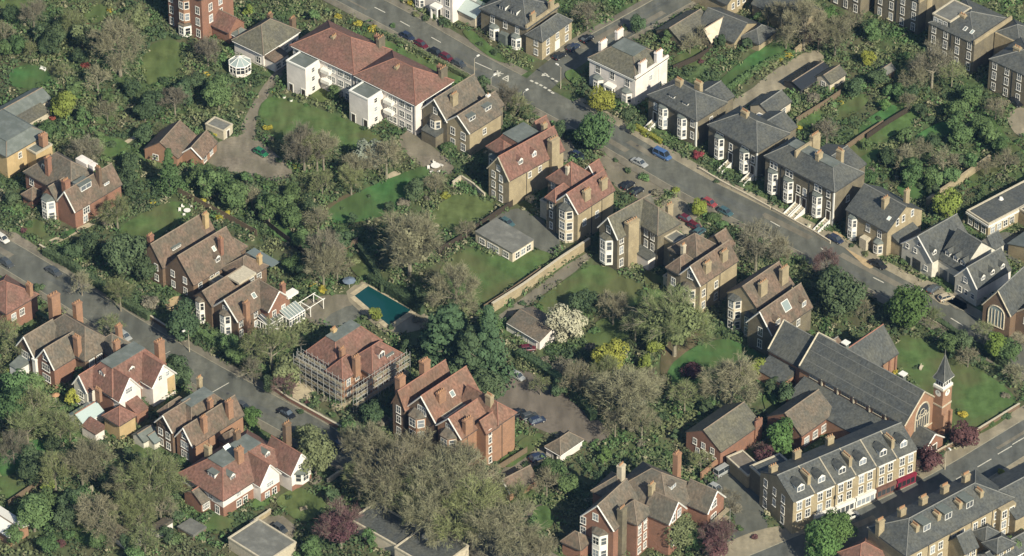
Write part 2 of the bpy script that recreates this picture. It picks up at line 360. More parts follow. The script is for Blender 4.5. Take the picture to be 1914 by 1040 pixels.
    def chim(s, x, y, top, w=1.0, d=0.6, z0=None, m=None, pots=3, base=None):
        m = m or s.wall; z0 = s.h-0.6 if z0 is None else z0; k = 0.09; top -= s.ch
        b = MB().box(x-w/2,x+w/2,y-d/2,y+d/2,z0,top-0.45).box(x-w/2-k,x+w/2+k,y-d/2-k,y+d/2+k,top-0.449,top-0.2).box(x-w/2-.02,x+w/2+.02,y-d/2-.02,y+d/2+.02,top-0.199,top)
        o = s.part('chimney', b, m)
        lx = w >= d; n = pots
        for i in range(n):
            f = (i+.5)/n-.5; link('chimney_pot', pot_mesh(), o, (x+(f*w if lx else 0), y+(0 if lx else f*d), top-0.02))
    def bay(s, face, c, p, w=2.6, d=1.0, floors=2, fh=3.0, m='white', rf=None, z0=0.0, roofh=0.7, sill=0.8, wh=1.75, cant=0.35):
        h = z0 + floors*fh; k = w*cant/1.0*0.75
        pts = [(-w/2,0.1),(-w/2,0),(-w/2+k,-d),(w/2-k,-d),(w/2,0),(w/2,0.1)]
        l = (p, c, 0) if face == 'F' else (c, p, 0); rz = 0 if face == 'F' else R(90)
        o = link('bay_window', MB().prism(pts, z0, h).mesh('bay_window', m), s.e, l, rz)
        q = 0.15; rp = [(-w/2-q,0.1),(-w/2-q,-.02),(-w/2+k-q*.5,-d-q),(w/2-k+q*.5,-d-q),(w/2+q,-.02),(w/2+q,0.1)]
        n = 6; top = [(-w/2+k,0.1,h+roofh),(w/2-k,0.1,h+roofh)]
        rb = MB().prism(rp, h+0.002, h+0.16)
        rb.add([(a,b,h+.163) for a,b in rp]+top, [(1,2,6),(2,3,7,6),(3,4,7),(0,1,6),(4,5,7)])
        link('roof', rb.mesh('roof', rf or s.rf), o)
        sl = math.hypot(k, d); an = math.atan2(d, k)
        for f in range(floors):
            zb = z0 + f*fh + sill
            fw = (w-2*k)*.74; sw = sl*.62
            def pm(q, n): return cached(('bp',round(q,2),wh,n), lambda: MB().box(-q/2,q/2,-.03,.02,0,wh).mesh('pane','glass'))
            def fm(q, n):
                def f():
                    b_ = MB().box(-q/2-.13,-q/2,-.06,.02,-.14,wh+.14).box(q/2,q/2+.13,-.06,.02,-.14,wh+.14).box(-q/2,q/2,-.06,.02,wh,wh+.14).box(-q/2,q/2,-.13,.02,-.16,-.002).box(-q/2,q/2,-.05,.0,wh*.52,wh*.52+.1)
                    for j in range(1,n): b_.box(-q/2+q*j/n-.05,-q/2+q*j/n+.05,-.052,.0,0,wh)
                    return b_.mesh('frame','white')
                return cached(('bf',round(q,2),wh,n), f)
            link('pane', pm(fw,2), o, (0,-d-.004,zb)); link('frame', fm(fw,2), o, (0,-d-.004,zb))
            for sg in (-1,1):
                l_ = (sg*(w/2-k/2), -d/2, zb); link('pane', pm(sw,1), o, l_, sg*an); link('frame', fm(sw,1), o, l_, sg*an)
        return o
    def dormer(s, i, x, y, face='R', w=1.5, h=1.3, d=2.2, style='gable', m='white', rf=None, rr=0.7, cheek=None):
        zz = s.rz(i, x, y); l = (x, y, zz-0.25); rz = 0 if face == 'F' else R(90)
        b = MB().box(-w/2,w/2,0,d,0,h+.25)
        if style == 'gable': b.add([(-w/2,0,h+.251),(w/2,0,h+.251),(0,0,h+rr+.2)], [(0,1,2)])
        o = link('dormer', b.mesh('dormer', cheek or m), s.e, l, rz)
        r = MB(); q = 0.16
        if style == 'gable':
            for sg in (-1,1):
                sec = [(0,h+.25+rr+.1),(sg*(w/2+q),h+.25-.02),(sg*(w/2+q),h+.14),(0,h+.25+rr-.06)]
                r.add([(a,-q,c) for a,c in sec]+[(a,d,c) for a,c in sec], [(0,1,2,3),(7,6,5,4)]+[((j+1)%4,j,4+j,4+(j+1)%4) for j in range(4)])
        else: r.box(-w/2-q,w/2+q,-q,d,h+.252,h+.4)
        link('roof', r.mesh('roof', rf or s.rf), o)
        f = MB(); t = .12
        f.box(-w/2-.01,-w/2+t,-.06,.02,.2,h+.2).box(w/2-t,w/2+.01,-.06,.02,.2,h+.2).box(-w/2+t,w/2-t,-.06,.02,h+.05,h+.2).box(-w/2+t,w/2-t,-.1,.02,.15,.3).box(-.05,.05,-.05,.02,.3,h+.05)
        link('frame', f.mesh('frame','white'), o)
        link('pane', cached(('dp',w,h), lambda: MB().box(-w/2+.1,w/2-.1,-.025,.015,.25,h+.1).mesh('pane','glass')), o)
    def skylight(s, i, x, y, w=0.9, l=1.3, face='R', m='white', name='skylight'):
        x0,x1,y0,y1,h,roof,rise,inset = s.B[i]
        run = (x1-x0)/2 if roof == 'gv' else (y1-y0)/2 if roof == 'gu' else (inset or min(x1-x0,y1-y0)/2)
        an = math.atan2(rise, run)
        b = MB(); 
        b.box(-w/2,-w/2+.12,-l/2,l/2,-.05,.12).box(w/2-.12,w/2,-l/2,l/2,-.05,.12).box(-w/2+.12,w/2-.12,-l/2,-l/2+.12,-.05,.12).box(-w/2+.12,w/2-.12,l/2-.12,l/2,-.05,.12)
        o = link(name, b.mesh(name, m), s.e, (x, y, s.rz(i,x,y)+.03))
        o.rotation_euler = (Matrix.Rotation(R(90) if face == 'R' else 0, 3, 'Z') @ Matrix.Rotation(an, 3, 'X')).to_euler()
        link('pane', MB().box(-w/2+.11,w/2-.11,-l/2+.11,l/2-.11,-.04,.08).mesh('pane','pale_glass'), o)
    def pipe(s, face, c, p, z1, m='iron'):
        l = (p, c-.08, 0) if face == 'F' else (c+.08, p, 0)
        link('downpipe', cached(('pipe',z1,m), lambda: MB().cyl(0,0,.07,0,z1,6).mesh('downpipe',m)), s.e, l)
    def band(s, name, x0,x1,y0,y1,z0,z1,m, label=None): return s.part(name, MB().box(x0,x1,y0,y1,z0,z1), m, None, label)

# ------------------------------------------------------------------ ground, roads, lawns
def chaikin(pts, n=2, closed=True):
    for _ in range(n):
        o = []; k = len(pts)
        for i in range(k if closed else k-1):
            a, b = pts[i], pts[(i+1) % k]
            o += [a*0.75 + b*0.25, a*0.25 + b*0.75]
        if not closed: o = [pts[0]] + o + [pts[-1]]
        pts = o
    return pts
CLEAR = []        # world polygons that shrubs keep off
_z = [0.012]
def sheet(name, pts, m, smooth=2, clear=True, zz=None, thick=0.0, jag=0.0):
    P = [at(p) for p in pts]
    if smooth: P = chaikin(P, smooth)
    if jag: P = [p + Vector((random.uniform(-jag,jag), random.uniform(-jag,jag), 0)) for p in P]
    if clear: CLEAR.append([Vector(p) for p in P])
    _z[0] += 0.004; h = zz if zz is not None else _z[0]
    mb = MB()
    if thick: mb.prism([(p.x,p.y) for p in P], 0.002, h + thick)
    else: mb.add([(p.x,p.y,h) for p in P], [tuple(range(len(P)))])
    return struct(link(name, mb.mesh(name, m)))
def offs(P, d):
    o = []
    for i, p in enumerate(P):
        a = P[max(0,i-1)]; b = P[min(len(P)-1,i+1)]; t = (b-a); t.z = 0; t.normalize()
        o.append(p + Vector((-t.y, t.x, 0)) * d)
    return o
def ribbon(mb, P, d0, d1, h, h0=None):
    A = offs(P, d0); B = offs(P, d1); n = len(P)
    if h0 is None:
        mb.add([(p.x,p.y,h) for p in A] + [(p.x,p.y,h) for p in B], [(i,i+1,n+i+1,n+i) for i in range(n-1)])
    else:
        for i in range(n-1):
            mb.add([(q.x,q.y,zz) for zz in (h0,h) for q in (A[i],A[i+1],B[i+1],B[i])], [(0,3,2,1),(4,5,6,7),(0,1,5,4),(1,2,6,5),(2,3,7,6),(3,0,4,7)])
    return A, B
def road(name, pts, half, pv_l, pv_r, m='asphalt', pm='pavement', h=0.02, sides=(1,1), kerb=True):
    P = chaikin([at(p) for p in pts], 2, closed=False)
    mb = MB(); ribbon(mb, P, -half, half, h); struct(link(name, mb.mesh(name, m)))
    A = offs(P, -half-pv_r); B = offs(P, half+pv_l); CLEAR.append(A + B[::-1])
    for sg, pv, on in ((1, pv_l, sides[0]), (-1, pv_r, sides[1])):
        if on and pv > 0:
            k = MB(); ribbon(k, P, sg*(half+0.16), sg*(half+pv), 0.12, 0.001); struct(link('pavement', k.mesh('pavement', pm)))
            if kerb:
                k = MB(); ribbon(k, P, sg*(half+0.002), sg*(half+0.158), 0.13, 0.001); struct(link('kerb', k.mesh('kerb', 'kerb')))
    return P
g = MB(); S = 3000
g.add([(-S,-S,0),(S,-S,0),(S,S,0),(-S,S,0)], [(0,1,2,3)])
struct(link('ground', g.mesh('ground', 'garden')))
ROAD_A = road('main_road', [(520,-80),(640,-16),(760,46),(858,104),(940,148),(1040,197),(1130,248),(1215,299),(1300,349),(1400,398),(1543,470),(1642,524),(1790,602),(1914,672),(2080,765)], 3.9, 2.2, 2.2, sides=(0,1), h=0.02)
ROAD_C = road('left_road', [(-130,395),(0,468),(140,553),(263,630),(351,682),(451,737),(540,784),(640,842),(760,915),(900,1000),(1020,1075)], 4.0, 2.0, 2.2, h=0.024)
ROAD_S = road('side_street', [(995,168),(1040,128),(1090,96),(1180,46),(1290,-16),(1400,-80)], 3.6, 1.8, 1.8, h=0.028, sides=(0,0))
ROAD_E = road('shopping_street', [(2050,738),(1970,785),(1905,824),(1800,889),(1720,931),(1640,968),(1540,1012),(1420,1062),(1300,1110)], 4.2, 2.0, 3.4, m='asphalt_dark', pm='pavement_light', h=0.032)
# far pavement of the main road, left open where the side street joins
def piece(P, a, b, sg, half, pv, m):
    Q = [p for p in P if a <= pix(p)[0] <= b]
    k = MB(); ribbon(k, Q, sg*(half+0.16), sg*(half+pv), 0.12, 0.001); struct(link('pavement', k.mesh('pavement', m)))
    k = MB(); ribbon(k, Q, sg*(half+0.002), sg*(half+0.158), 0.13, 0.001); struct(link('kerb', k.mesh('kerb','kerb')))
piece(ROAD_A, 300, 955, 1, 3.9, 2.2, 'pavement'); piece(ROAD_A, 1035, 2100, 1, 3.9, 2.6, 'pavement_light')
piece(ROAD_S, 1035, 1500, 1, 3.6, 1.8, 'pavement'); piece(ROAD_S, 1075, 1500, -1, 3.6, 1.8, 'pavement')
# painted lines
def line(P0, P1, w=0.14, m='paint', name='road_marking', h=0.045):
    a, b = at(P0), at(P1); k = MB(); t = (b-a).normalized(); n = Vector((-t.y,t.x,0))*w
    k.add([(q.x,q.y,h) for q in (a-n,b-n,b+n,a+n)], [(0,1,2,3)]); return struct(link(name, k.mesh(name, m)))
for a, b in [((888,117),(919,131)),((1534,464),(1552,476)),((1632,519),(1652,529)),((1777,595),(1800,609)),((1440,414),(1458,424)),((1340,368),(1358,377)),((700,14),(720,24)),((748,40),(766,50)),((806,70),(824,80))]: line(a, b, 0.13)
for cx, cy in [(1948,798),(1905,824),(1878,842),(1840,866),(1800,889)]: line((cx-13,cy+7.6),(cx+13,cy-7.6), 0.12)
for cx, cy in [(994,152),(1003,156),(1011,160),(1019,164.5),(1027,169.5),(1033,174)]: line((cx-2.6,cy-1.4),(cx+2.6,cy+1.4), 0.28)
for cx, cy in [(1016,140),(1024,143),(1033,148),(1040,152)]: line((cx-2.4,cy-1.4),(cx+2.4,cy+1.4), 0.24)
def strokes(name, segs, w=0.16):
    k = MB()
    for i, (p, q) in enumerate(segs):
        a, b = at(p), at(q); t = (b-a).normalized(); n = Vector((-t.y,t.x,0))*w; h = 0.046+0.003*i
        k.add([(c.x,c.y,h) for c in (a-n,b-n,b+n,a+n)], [(0,1,2,3)])
    struct(link(name, k.mesh(name, 'paint')))
strokes('road_marking', [(z('p',370,420),z('p',530,420)),(z('p',430,365),z('p',450,470)),(z('p',390,395),z('p',480,455)),(z('p',400,440),z('p',490,390))])
strokes('road_marking', [(z('p',515,500),z('p',605,545)),(z('p',605,545),z('p',605,450)),(z('p',515,500),z('p',605,450)),(z('p',560,495),z('p',605,500))])
strokes('road_marking', [(z('p',1150,455),z('p',1200,410)),(z('p',1200,410),z('p',1245,440)),(z('p',1150,455),z('p',1245,440))], 0.14)
line((384,741),(428,716), 0.1); line((292,672),(318,657), 0.06)
# patched tarmac and manhole covers
prng = random.Random(3)
for P, half, n in ((ROAD_A,3.5,16),(ROAD_C,3.6,10),(ROAD_E,3.8,7),(ROAD_S,3.0,4)):
    for i in range(n):
        k = prng.randrange(1,len(P)-1); t = (P[k+1]-P[k-1]).normalized(); nn = Vector((-t.y,t.x,0)); c = P[k] + t*prng.uniform(-3,3) + nn*prng.uniform(-half*.6,half*.6); L = prng.uniform(1.5,9); w = prng.uniform(.25,.9)
        mb = MB().add([(q.x,q.y,.040+.0006*i) for q in (c-t*L-nn*w, c+t*L-nn*w, c+t*L+nn*w, c-t*L+nn*w)], [(0,1,2,3)]); struct(link('road_patch', mb.mesh('road_patch', 'asphalt_dark' if i%3 else 'pavement')))
    for i in range(n//3):
        k = prng.randrange(1,len(P)-1); c = P[k] + Vector((prng.uniform(-2,2),prng.uniform(-2,2),0)); struct(link('manhole_cover', MB().cyl(c.x,c.y,.33,.03,.053,10).mesh('manhole_cover','iron')))
# yards, drives, paths
def S_(name, m, pts, **k): return sheet(name, [p for p in pts], m, **k)
S_('gravel_drive','gravel', [(446,246),(462,212),(482,176),(505,142),(534,118),(548,96),(560,104),(530,138),(506,170),(488,206),(476,236),(480,262)], smooth=1)
S_('gravel_yard','gravel', [(372,288),(400,270),(452,248),(480,258),(520,292),(552,320),(530,342),(470,332),(400,312)], smooth=1)
S_('path','pavement', [(916,600),(944,582),(1092,470),(1112,482),(960,590),(930,606)], smooth=1)
S_('car_park','brown_yard', [(905,752),(944,716),(972,686),(1010,706),(1142,800),(1136,824),(1080,830),(1000,800),(968,786),(940,770)], smooth=1)
S_('path','gravel', [(930,880),(985,850),(1020,832),(1040,846),(1010,868),(950,900)], smooth=1)
S_('forecourt','gravel', [(1108,300),(1150,282),(1200,318),(1248,352),(1228,380),(1190,372),(1150,352)], smooth=1)
S_('forecourt','pavement_light', [(1218,392),(1270,360),(1300,400),(1322,440),(1300,452),(1252,420)], smooth=1)
S_('garage_yard','asphalt', [(894,424),(940,396),(975,388),(1030,420),(1052,462),(1030,478),(995,460),(950,440)], smooth=1)
S_('gravel_yard','gravel', [(560,560),(640,548),(668,560),(640,590),(600,612),(572,600)], smooth=1)
S_('tennis_paving','asphalt', [(602,596),(662,566),(692,580),(640,612),(612,616)], smooth=1)
S_('front_yard','paving', [(545,730),(566,702),(584,712),(592,738),(566,752),(548,750)], smooth=1)
S_('patio','gravel', [(740,260),(770,240),(800,268),(852,310),(840,330),(800,318),(770,300)], smooth=1)
S_('patio','paving', [(722,328),(740,318),(752,326),(742,336),(728,336)], smooth=2)
S_('back_lane','pavement_light', [(1434,140),(1520,88),(1545,110),(1530,125),(1460,172),(1405,205),(1340,225),(1330,205),(1400,172)], smooth=1)
S_('shop_yard','asphalt', [(1326,900),(1358,868),(1400,856),(1440,880),(1420,930),(1440,1000),(1400,1040),(1330,1040),(1380,990),(1360,940)], smooth=1)
S_('pavement_corner','pavement_light', [(1300,1046),(1372,1008),(1420,990),(1470,982),(1440,1012),(1380,1046)], smooth=1)
S_('forecourt','pavement_light', [(1716,532),(1738,522),(1788,556),(1776,574),(1750,566)], smooth=1)
S_('school_yard','asphalt', [(1830,460),(1868,432),(1914,440),(1914,500),(1880,480),(1850,476)], smooth=1)
S_('front_path','sand', [(308,566),(330,552),(350,560),(338,584),(312,582)], smooth=1)
S_('driveway','pavement_light', [(1880,215),(1914,196),(1930,230),(1914,262),(1890,244)], smooth=1)
S_('garage_apron','gravel', [(470,968),(520,958),(560,990),(536,1020),(500,1004)], smooth=1)
S_('garden_path','paving', [(92,450),(170,415),(178,420),(98,460)], smooth=0)
S_('stone_path','paving', [(184,292),(250,255),(254,260),(190,298)], smooth=0)
S_('garden_path','sand', [(1560,430),(1590,452),(1636,500),(1622,504),(1590,474),(1552,440)], smooth=1)
S_('brick_path','brown_yard', [(960,975),(1010,940),(1018,950),(970,985)], smooth=1)
S_('church_path','gravel', [(1684,690),(1700,660),(1724,690),(1760,720),(1740,740),(1712,720)], smooth=1)
S_('front_terrace','gravel', [(1760,560),(1790,545),(1812,575),(1794,584)], smooth=1)
S_('drive','pavement', [(1010,230),(1060,250),(1080,290),(1050,310),(1040,270)], smooth=1)
S_('bare_soil','soil', [(1240,640),(1300,615),(1330,620),(1280,660),(1240,710),(1232,690)], smooth=2)
S_('bare_soil','soil', [(590,400),(650,360),(676,366),(640,392),(606,412)], smooth=2)
S_('front_garden_paving','gravel', [(0,440),(20,430),(60,455),(90,480),(60,470)], smooth=1)
S_('pool_terrace','pavement_light', [(640,552),(668,528),(700,524),(800,590),(812,606),(770,622),(726,628),(690,600)], smooth=1, zz=0.057)
# lawns
LAWN = {'o': 'lawn_olive', 'g': 'lawn', 'v': 'lawn_bright'}
for k, pts in [
 ('o', [(262,120),(280,82),(330,72),(348,100),(344,128),(322,150),(268,164)]),
 ('v', [(14,150),(22,128),(62,120),(98,138),(92,158),(60,168),(24,164)]),
 ('o', [(-20,4),(60,0),(110,16),(60,30),(-20,22)]),
 ('o', [(150,40),(170,10),(205,8),(200,36),(175,46)]),
 ('g', [(478,206),(508,176),(560,190),(640,222),(728,262),(700,292),(640,268),(600,300),(540,280),(496,246)]),
 ('v', [(610,392),(664,362),(740,330),(790,310),(806,318),(790,345),(770,380),(730,402),(660,420),(614,418)]),
 ('o', [(800,404),(836,370),(872,358),(932,384),(912,402),(862,436),(824,432)]),
 ('g', [(812,512),(852,472),(884,462),(940,486),(1000,466),(1040,478),(996,512),(916,570),(850,562)]),
 ('g', [(990,574),(1060,520),(1110,492),(1160,508),(1210,540),(1190,580),(1120,590),(1040,600)]),
 ('v', [(1240,712),(1262,672),(1310,642),(1360,632),(1420,660),(1440,690),(1400,700),(1290,722)]),
 ('o', [(1120,590),(1170,600),(1180,640),(1130,660),(1080,650)]),
 ('g', [(1640,660),(1690,622),(1740,640),(1880,720),(1908,760),(1860,800),(1800,826),(1740,760),(1690,700)]),
 ('g', [(216,430),(270,398),(330,372),(372,398),(330,420),(300,440),(290,470),(240,450)]),
 ('o', [(508,936),(556,908),(604,932),(612,950),(570,984),(536,960)]),
 ('g', [(1252,112),(1300,86),(1318,104),(1312,124),(1262,136)]),
 ('v', [(1330,166),(1380,120),(1440,80),(1474,72),(1488,92),(1440,120),(1376,168),(1350,180)]),
 ('g', [(1560,300),(1580,270),(1610,262),(1640,240),(1664,250),(1620,290),(1580,318)]),
 ('g', [(1560,206),(1610,172),(1632,186),(1590,220),(1560,232)]),
 ('g', [(1580,250),(1650,205),(1690,190),(1740,200),(1700,240),(1640,270)]),
 ('v', [(1672,352),(1700,334),(1736,340),(1742,362),(1716,376),(1690,372)]),
 ('g', [(1820,320),(1850,300),(1880,312),(1840,340),(1800,360)]),
 ('g', [(652,52),(700,66),(780,104),(840,138),(884,152),(850,170),(820,150),(740,104)]),
 ('g', [(860,60),(880,54),(920,90),(960,120),(930,118),(890,90)]),
 ('g', [(30,428),(60,408),(86,420),(92,440),(70,448)]),
 ('v', [(110,440),(130,430),(150,428),(120,450)]),
 ('g', [(228,836),(262,830),(290,850),(276,866),(236,862)]),
 ('g', [(372,980),(410,962),(444,976),(420,1000),(390,1000)]),
 ('g', [(470,940),(500,910),(520,920),(500,950),(470,960)]),
 ('g', [(150,272),(176,252),(232,262),(246,280),(200,300)]),
 ('v', [(480,400),(506,396),(560,450),(590,470),(560,470),(510,440)]),
 ('g', [(650,490),(676,466),(700,500),(716,530),(690,530),(664,516)]),
 ('g', [(945,912),(985,890),(1016,912),(980,940),(950,950)]),
 ('g', [(990,960),(1020,940),(1040,980),(1010,1000)]),
 ('g', [(0,890),(40,890),(60,925),(20,940),(-10,920)]),
 ('v', [(-10,860),(60,820),(110,830),(60,870),(0,900)]),
 ('g', [(120,985),(170,960),(230,1010),(160,1030)]),
 ('g', [(960,830),(1010,806),(1020,826),(985,846)]),
 ('g', [(930,860),(960,848),(1010,830),(980,860),(950,880)]),
 ('v', [(1348,850),(1390,822),(1392,840),(1360,868)]),
 ('g', [(1420,740),(1450,730),(1470,780),(1440,790)]),
 ('g', [(1200,500),(1240,520),(1250,560),(1210,560)]),
 ('g', [(1840,190),(1850,215),(1890,270),(1914,280),(1914,320),(1860,280)]),
 ('g', [(1050,140),(1072,128),(1092,150),(1078,166)]),
 ('o', [(600,120),(640,160),(620,200),(560,180),(520,150)]),
 ('v', [(1600,240),(1660,196),(1684,204),(1640,244),(1610,262)]),
 ('v', [(1586,312),(1640,276),(1664,290),(1610,322)]),
 ('g', [(1480,236),(1530,206),(1548,216),(1500,250)]),
 ('v', [(1700,262),(1760,226),(1790,240),(1740,276)]),
 ('g', [(170,220),(200,200),(230,214),(190,240)]),
 ('g', [(40,215),(70,205),(80,230),(55,240)]),
]: sheet('lawn', pts, LAWN[k], 2, jag=0.12)

# swimming pool
def pool():
    c = [at(z('12',728,135)), at(z('12',830,62)), at(z('12',1150,242)), at(z('12',985,356))]
    ctr = sum(c, Vector())/4
    e = thing('swimming_pool', 'dark blue rectangular garden swimming pool with pale stone surround', 'pool', ctr)
    L = lambda p: (p-ctr)
    out = [ctr + (p-ctr)*1.16 for p in c]
    CLEAR.append([ctr + (p-ctr)*1.25 for p in c])
    mb = MB()
    link('water', mb.add([tuple(L(p)+Vector((0,0,.10))) for p in c], [(0,1,2,3)]).mesh('water','pool_water'), e)
    for i in range(4):
        a,b = c[i],c[(i+1)%4]; n = max(2,int((b-a).length/1.1)); d = (b-a)/n; w = (out[i]-c[i]); w = Vector((d.y,-d.x,0)).normalized()
        if w.dot(a-ctr) < 0: w = -w
        wid = [1.3,1.5,1.4,1.2][i]
        for k in range(n):
            if i == 3 and k in (2,3,4): continue
            p = a + d*k + d*0.02; q = a + d*(k+1) - d*0.02
            o = MB().add([tuple(L(t)+Vector((0,0,hh))) for hh in (0.02,0.16) for t in (p,q,q+w*wid,p+w*wid)], [(0,3,2,1),(4,5,6,7),(0,1,5,4),(1,2,6,5),(2,3,7,6),(3,0,4,7)])
            link('paving_slab', o.mesh('paving_slab','paving'), e)
pool()

# ------------------------------------------------------------------ buildings
LM = []       # landmarks for telling plants apart: (short phrase, photo point)
def lm(phrase, p): LM.append((phrase, p))

# --- white flats
def flats(label, L, M):
    h = House('apartment_block', label, M, 8.7, L=L, wall='stucco', roof='tile_red', cat='flats', group='white blocks of flats')
    lu, lv = h.lu, 12.6
    b = h.blk(-lu, 0, 0, lv, 8.7, 'hip', 4.2, oh=0.5)
    h.blk(-lu+2.6, -lu+8.4, -5.2, 0, 8.0, 'flat', wall='stucco', rf='lead')
    h.wins('F', 0, [-7.6,-6.4], [0.8,3.6,6.4], 0.9, 1.4); h.wins('F', 0, [-4.2,-2.0], [0.8,3.6,6.4], 1.5, 1.4, 3); h.wins('F',0,[-lu+1.3],[3.6,6.4],1.2,1.3)
    h.wins('R', -lu+8.4, [-2.6], [1.0,3.8,6.2], 1.0, 1.1, 1); h.door('F', -5.2, -lu+3.8); h.door('F', -5.2, -lu+7.6)
    h.wins('R', 0, [3,6.3,9.6], [0.8,3.6,6.4], 1.3, 1.4, 2)
    h.band('balcony', -lu+9.4,-lu+12,-1.2,-.01,3.0,3.9,'white'); h.band('balcony', -lu+9.4,-lu+12,-1.2,-.01,5.8,6.7,'white')
    h.chim(-lu+8.5, 5.0, 13.6, 0.8, 1.5, m='stock', pots=3)
    h.chim(-1.6, lv-1.2, 13.4, 0.9, 2.2, m='stock_grey', pots=4); h.chim(-3.4, lv-0.2, 12.8, 1.2, 1.0, m='brick_red', pots=2)
    h.pipe('F', 0, -8.6, 8.4, 'white'); h.pipe('F',0,-.4,8.4,'iron')
    return h
flats('left-hand white rendered block of flats with red hipped roof and projecting stair tower', z('10',268,338), z('10',725,550)); lm('left-hand white flats', (625,130))
flats('right-hand white rendered block of flats with red hipped roof and projecting stair tower', z('10',738,560), z('10',1182,778)); lm('right-hand white flats', (745,190))

# --- red house cut by the top edge
h = House('brick_house', 'tall red brick house with white ground floor bay at top edge of the photo', z('00',1515,312), 0, L=z('00',1262,195), wall='brick_red', roof='tile_grey'); lu = h.lu
h.blk(-lu,0,0,11,12,'hip',3.5); h.bay('F',0,-lu*.5,3.6,1.6,1,3.2,'white'); h.bay('F',0,-lu*.5,3.2,1.3,2,3.2,'brick_orange',z0=3.9)
h.wins('F',0,[-lu+1,-1.4],[1,4.2,7.4],1.1,1.8); h.wins('R',0,[3,6.5],[4.2,7.4],1.1,1.8); h.blk(.05,5.5,3.2,8.5,3.4,'gu',2.6,rf='tile_red',wall='brick_red'); h.wins('R',5.5,[5.8],[.8],1.6,1.5,3)
h.blk(5.55,7.6,4.2,7.2,2.4,'hip',1.2,rf='lead',wall='white'); h.chim(-2,6,17,1.6,.8); lm('top-edge red house',(370,30))
# --- white cottage with conservatory
h = House('cottage','low white cottage with dark hipped roof and octagonal conservatory', z('10',48,402), 4.0, L=z('00',1745,300), wall='stucco', roof='slate_olive'); lu = h.lu
h.blk(-lu,0,0,12.4,4.0,'hip',3.9,oh=.5); h.wins('F',0,[-1.6],[.9],1.3,1.6); h.wins('R',0,[2,5,8,10.6],[.9],1.4,1.5,3); h.chim(-1.5,12.2,8.5,.9,1.4,m='brick_brown'); h.chim(-lu+2,10.5,8.2,.9,1.1,m='brick_brown')
h.blk(.05,3.2,.4,5.2,2.6,'sx',.7,rf='tile_brown',wall='stucco'); h.wins('R',3.2,[1.6,3.8],[.5],1.5,1.4,3)
def octagon(h, px, r, hh, name='conservatory'):
    x,y = h.loc(px,0); n=8
    FOOT.append([h.W(x-r,y-r),h.W(x+r,y-r),h.W(x+r,y+r),h.W(x-r,y+r)])
    pts=[(x+r*math.cos(2*math.pi*(i+.5)/n), y+r*math.sin(2*math.pi*(i+.5)/n)) for i in range(n)]
    o=h.part(name, MB().prism(pts,0,.8), 'stucco'); fr=MB(); gl=MB()
    for i in range(n):
        a,b=pts[i],pts[(i+1)%n]; fr.bar((*a,.8),(*a,hh),.14); fr.bar((*a,hh),(*b,hh),.16); m=((a[0]+b[0])/2,(a[1]+b[1])/2); fr.bar((*m,.8),(*m,hh),.1); fr.bar((*a,hh),(x,y,hh+1.6),.08); fr.bar((*a,1.9),(*b,1.9),.07)
    s=.96; q=[(x+(a-x)*s,y+(b-y)*s) for a,b in pts]; gl.prism(q,.81,hh-.05)
    rf=MB().add([(*a,hh+.06) for a in q]+[(x,y,hh+1.55)],[(i,(i+1)%n,n) for i in range(n)])
    h.part('frame',fr,'white',o); h.part('pane',gl,'glass',o); h.part('glazed_roof',rf,'pale_glass',o)
octagon(h,(449,134),2.7,2.7); lm('white cottage',(480,80))
# --- brown house with two pale dormers
h = House('brick_house','brown-roofed brick house with two pale box dormers beside the white flats', z('a',800,650), 6.8, wall='stock_grey', roof='tile_grey', ang=42)
h.blk(-14.6,-7.0,0,13.2,6.8,'gv',4.2,verge='white'); b=h.blk(-7.0,0,0,10.6,6.8,'gv',3.0,verge='white',wall='stock'); h.blk(-7.0,-2,10.6,13.5,6.8,'gv',2.2)
h.dormer(b,-1.5,2.6,'R',2.0,1.0,2.0,'flat',rf='lead'); h.dormer(b,-1.5,8.0,'R',2.0,1.0,2.0,'flat',rf='lead')
h.chim(-8.6,4.2,12.6,.9,1.8,m='stock',pots=4); h.chim(-3.6,10.2,11.6,.6,.9,m='white',pots=1)
h.bay('F',0,-10.4,3.2,1.2,2,3.1,'cream'); h.wins('F',0,[-5.2,-2.0],[.9,4.0],1.2,1.7); h.wins('F',0,[-10.6],[7.2],1.0,1.4); h.wins('R',0,[5.0],[3.9],1.0,1.3); h.blk(-12.6,-8.2,-2.6,0,3.0,'sy',.9,rf='slate',wall='stock_grey')
lm('box-dormered house',(865,220))
# --- tall red-roofed villa with white gablets
h = House('brick_house','tall yellow brick villa with red roof, two white gabled dormers and flat lead top', z('b',246,500), 7.9, L=z('b',100,412), wall='stock', roof='tile_red'); 
h.blk(-6.6,0,0,17,7.9,'gv',4.4,verge='stone',wall='stock'); b=0
h.blk(-12.6,-6.6,9.2,16.6,7.9,'hip',1.6,inset=.9,wall='stock_grey'); h.blk(-11,-6.6,16.6,20,7.9,'gv',3.2); h.blk(-12.8,-7.6,5.6,9.2,7.6,'hip',2.4,wall='stock_grey')
h.bay('F',5.6,-10.6,3.0,1.0,2,3.0,'cream',rf='lead')
h.dormer(b,-1.0,4.6,'R',1.3,1.1,2,'gable'); h.dormer(b,-1.0,8.8,'R',1.3,1.1,2,'gable'); h.chim(.25,13.6,13.8,1.5,2.4,z0=0,pots=4); h.chim(-5.6,16.4,13.6,.8,1.2)
h.wins('F',0,[-5.0,-2.6],[.6,3.3,6.0],.95,1.5,2); h.wins('F',0,[-3.4],[8.6],.9,1.2); h.wins('R',0,[6.4,9.6],[5.4],.9,1.3); h.pipe('R',0,5.4,7.6); h.part('step',MB().box(.4,2.4,4.6,6.4,0,.9),'stone')
lm('white-dormered villa',(970,290))
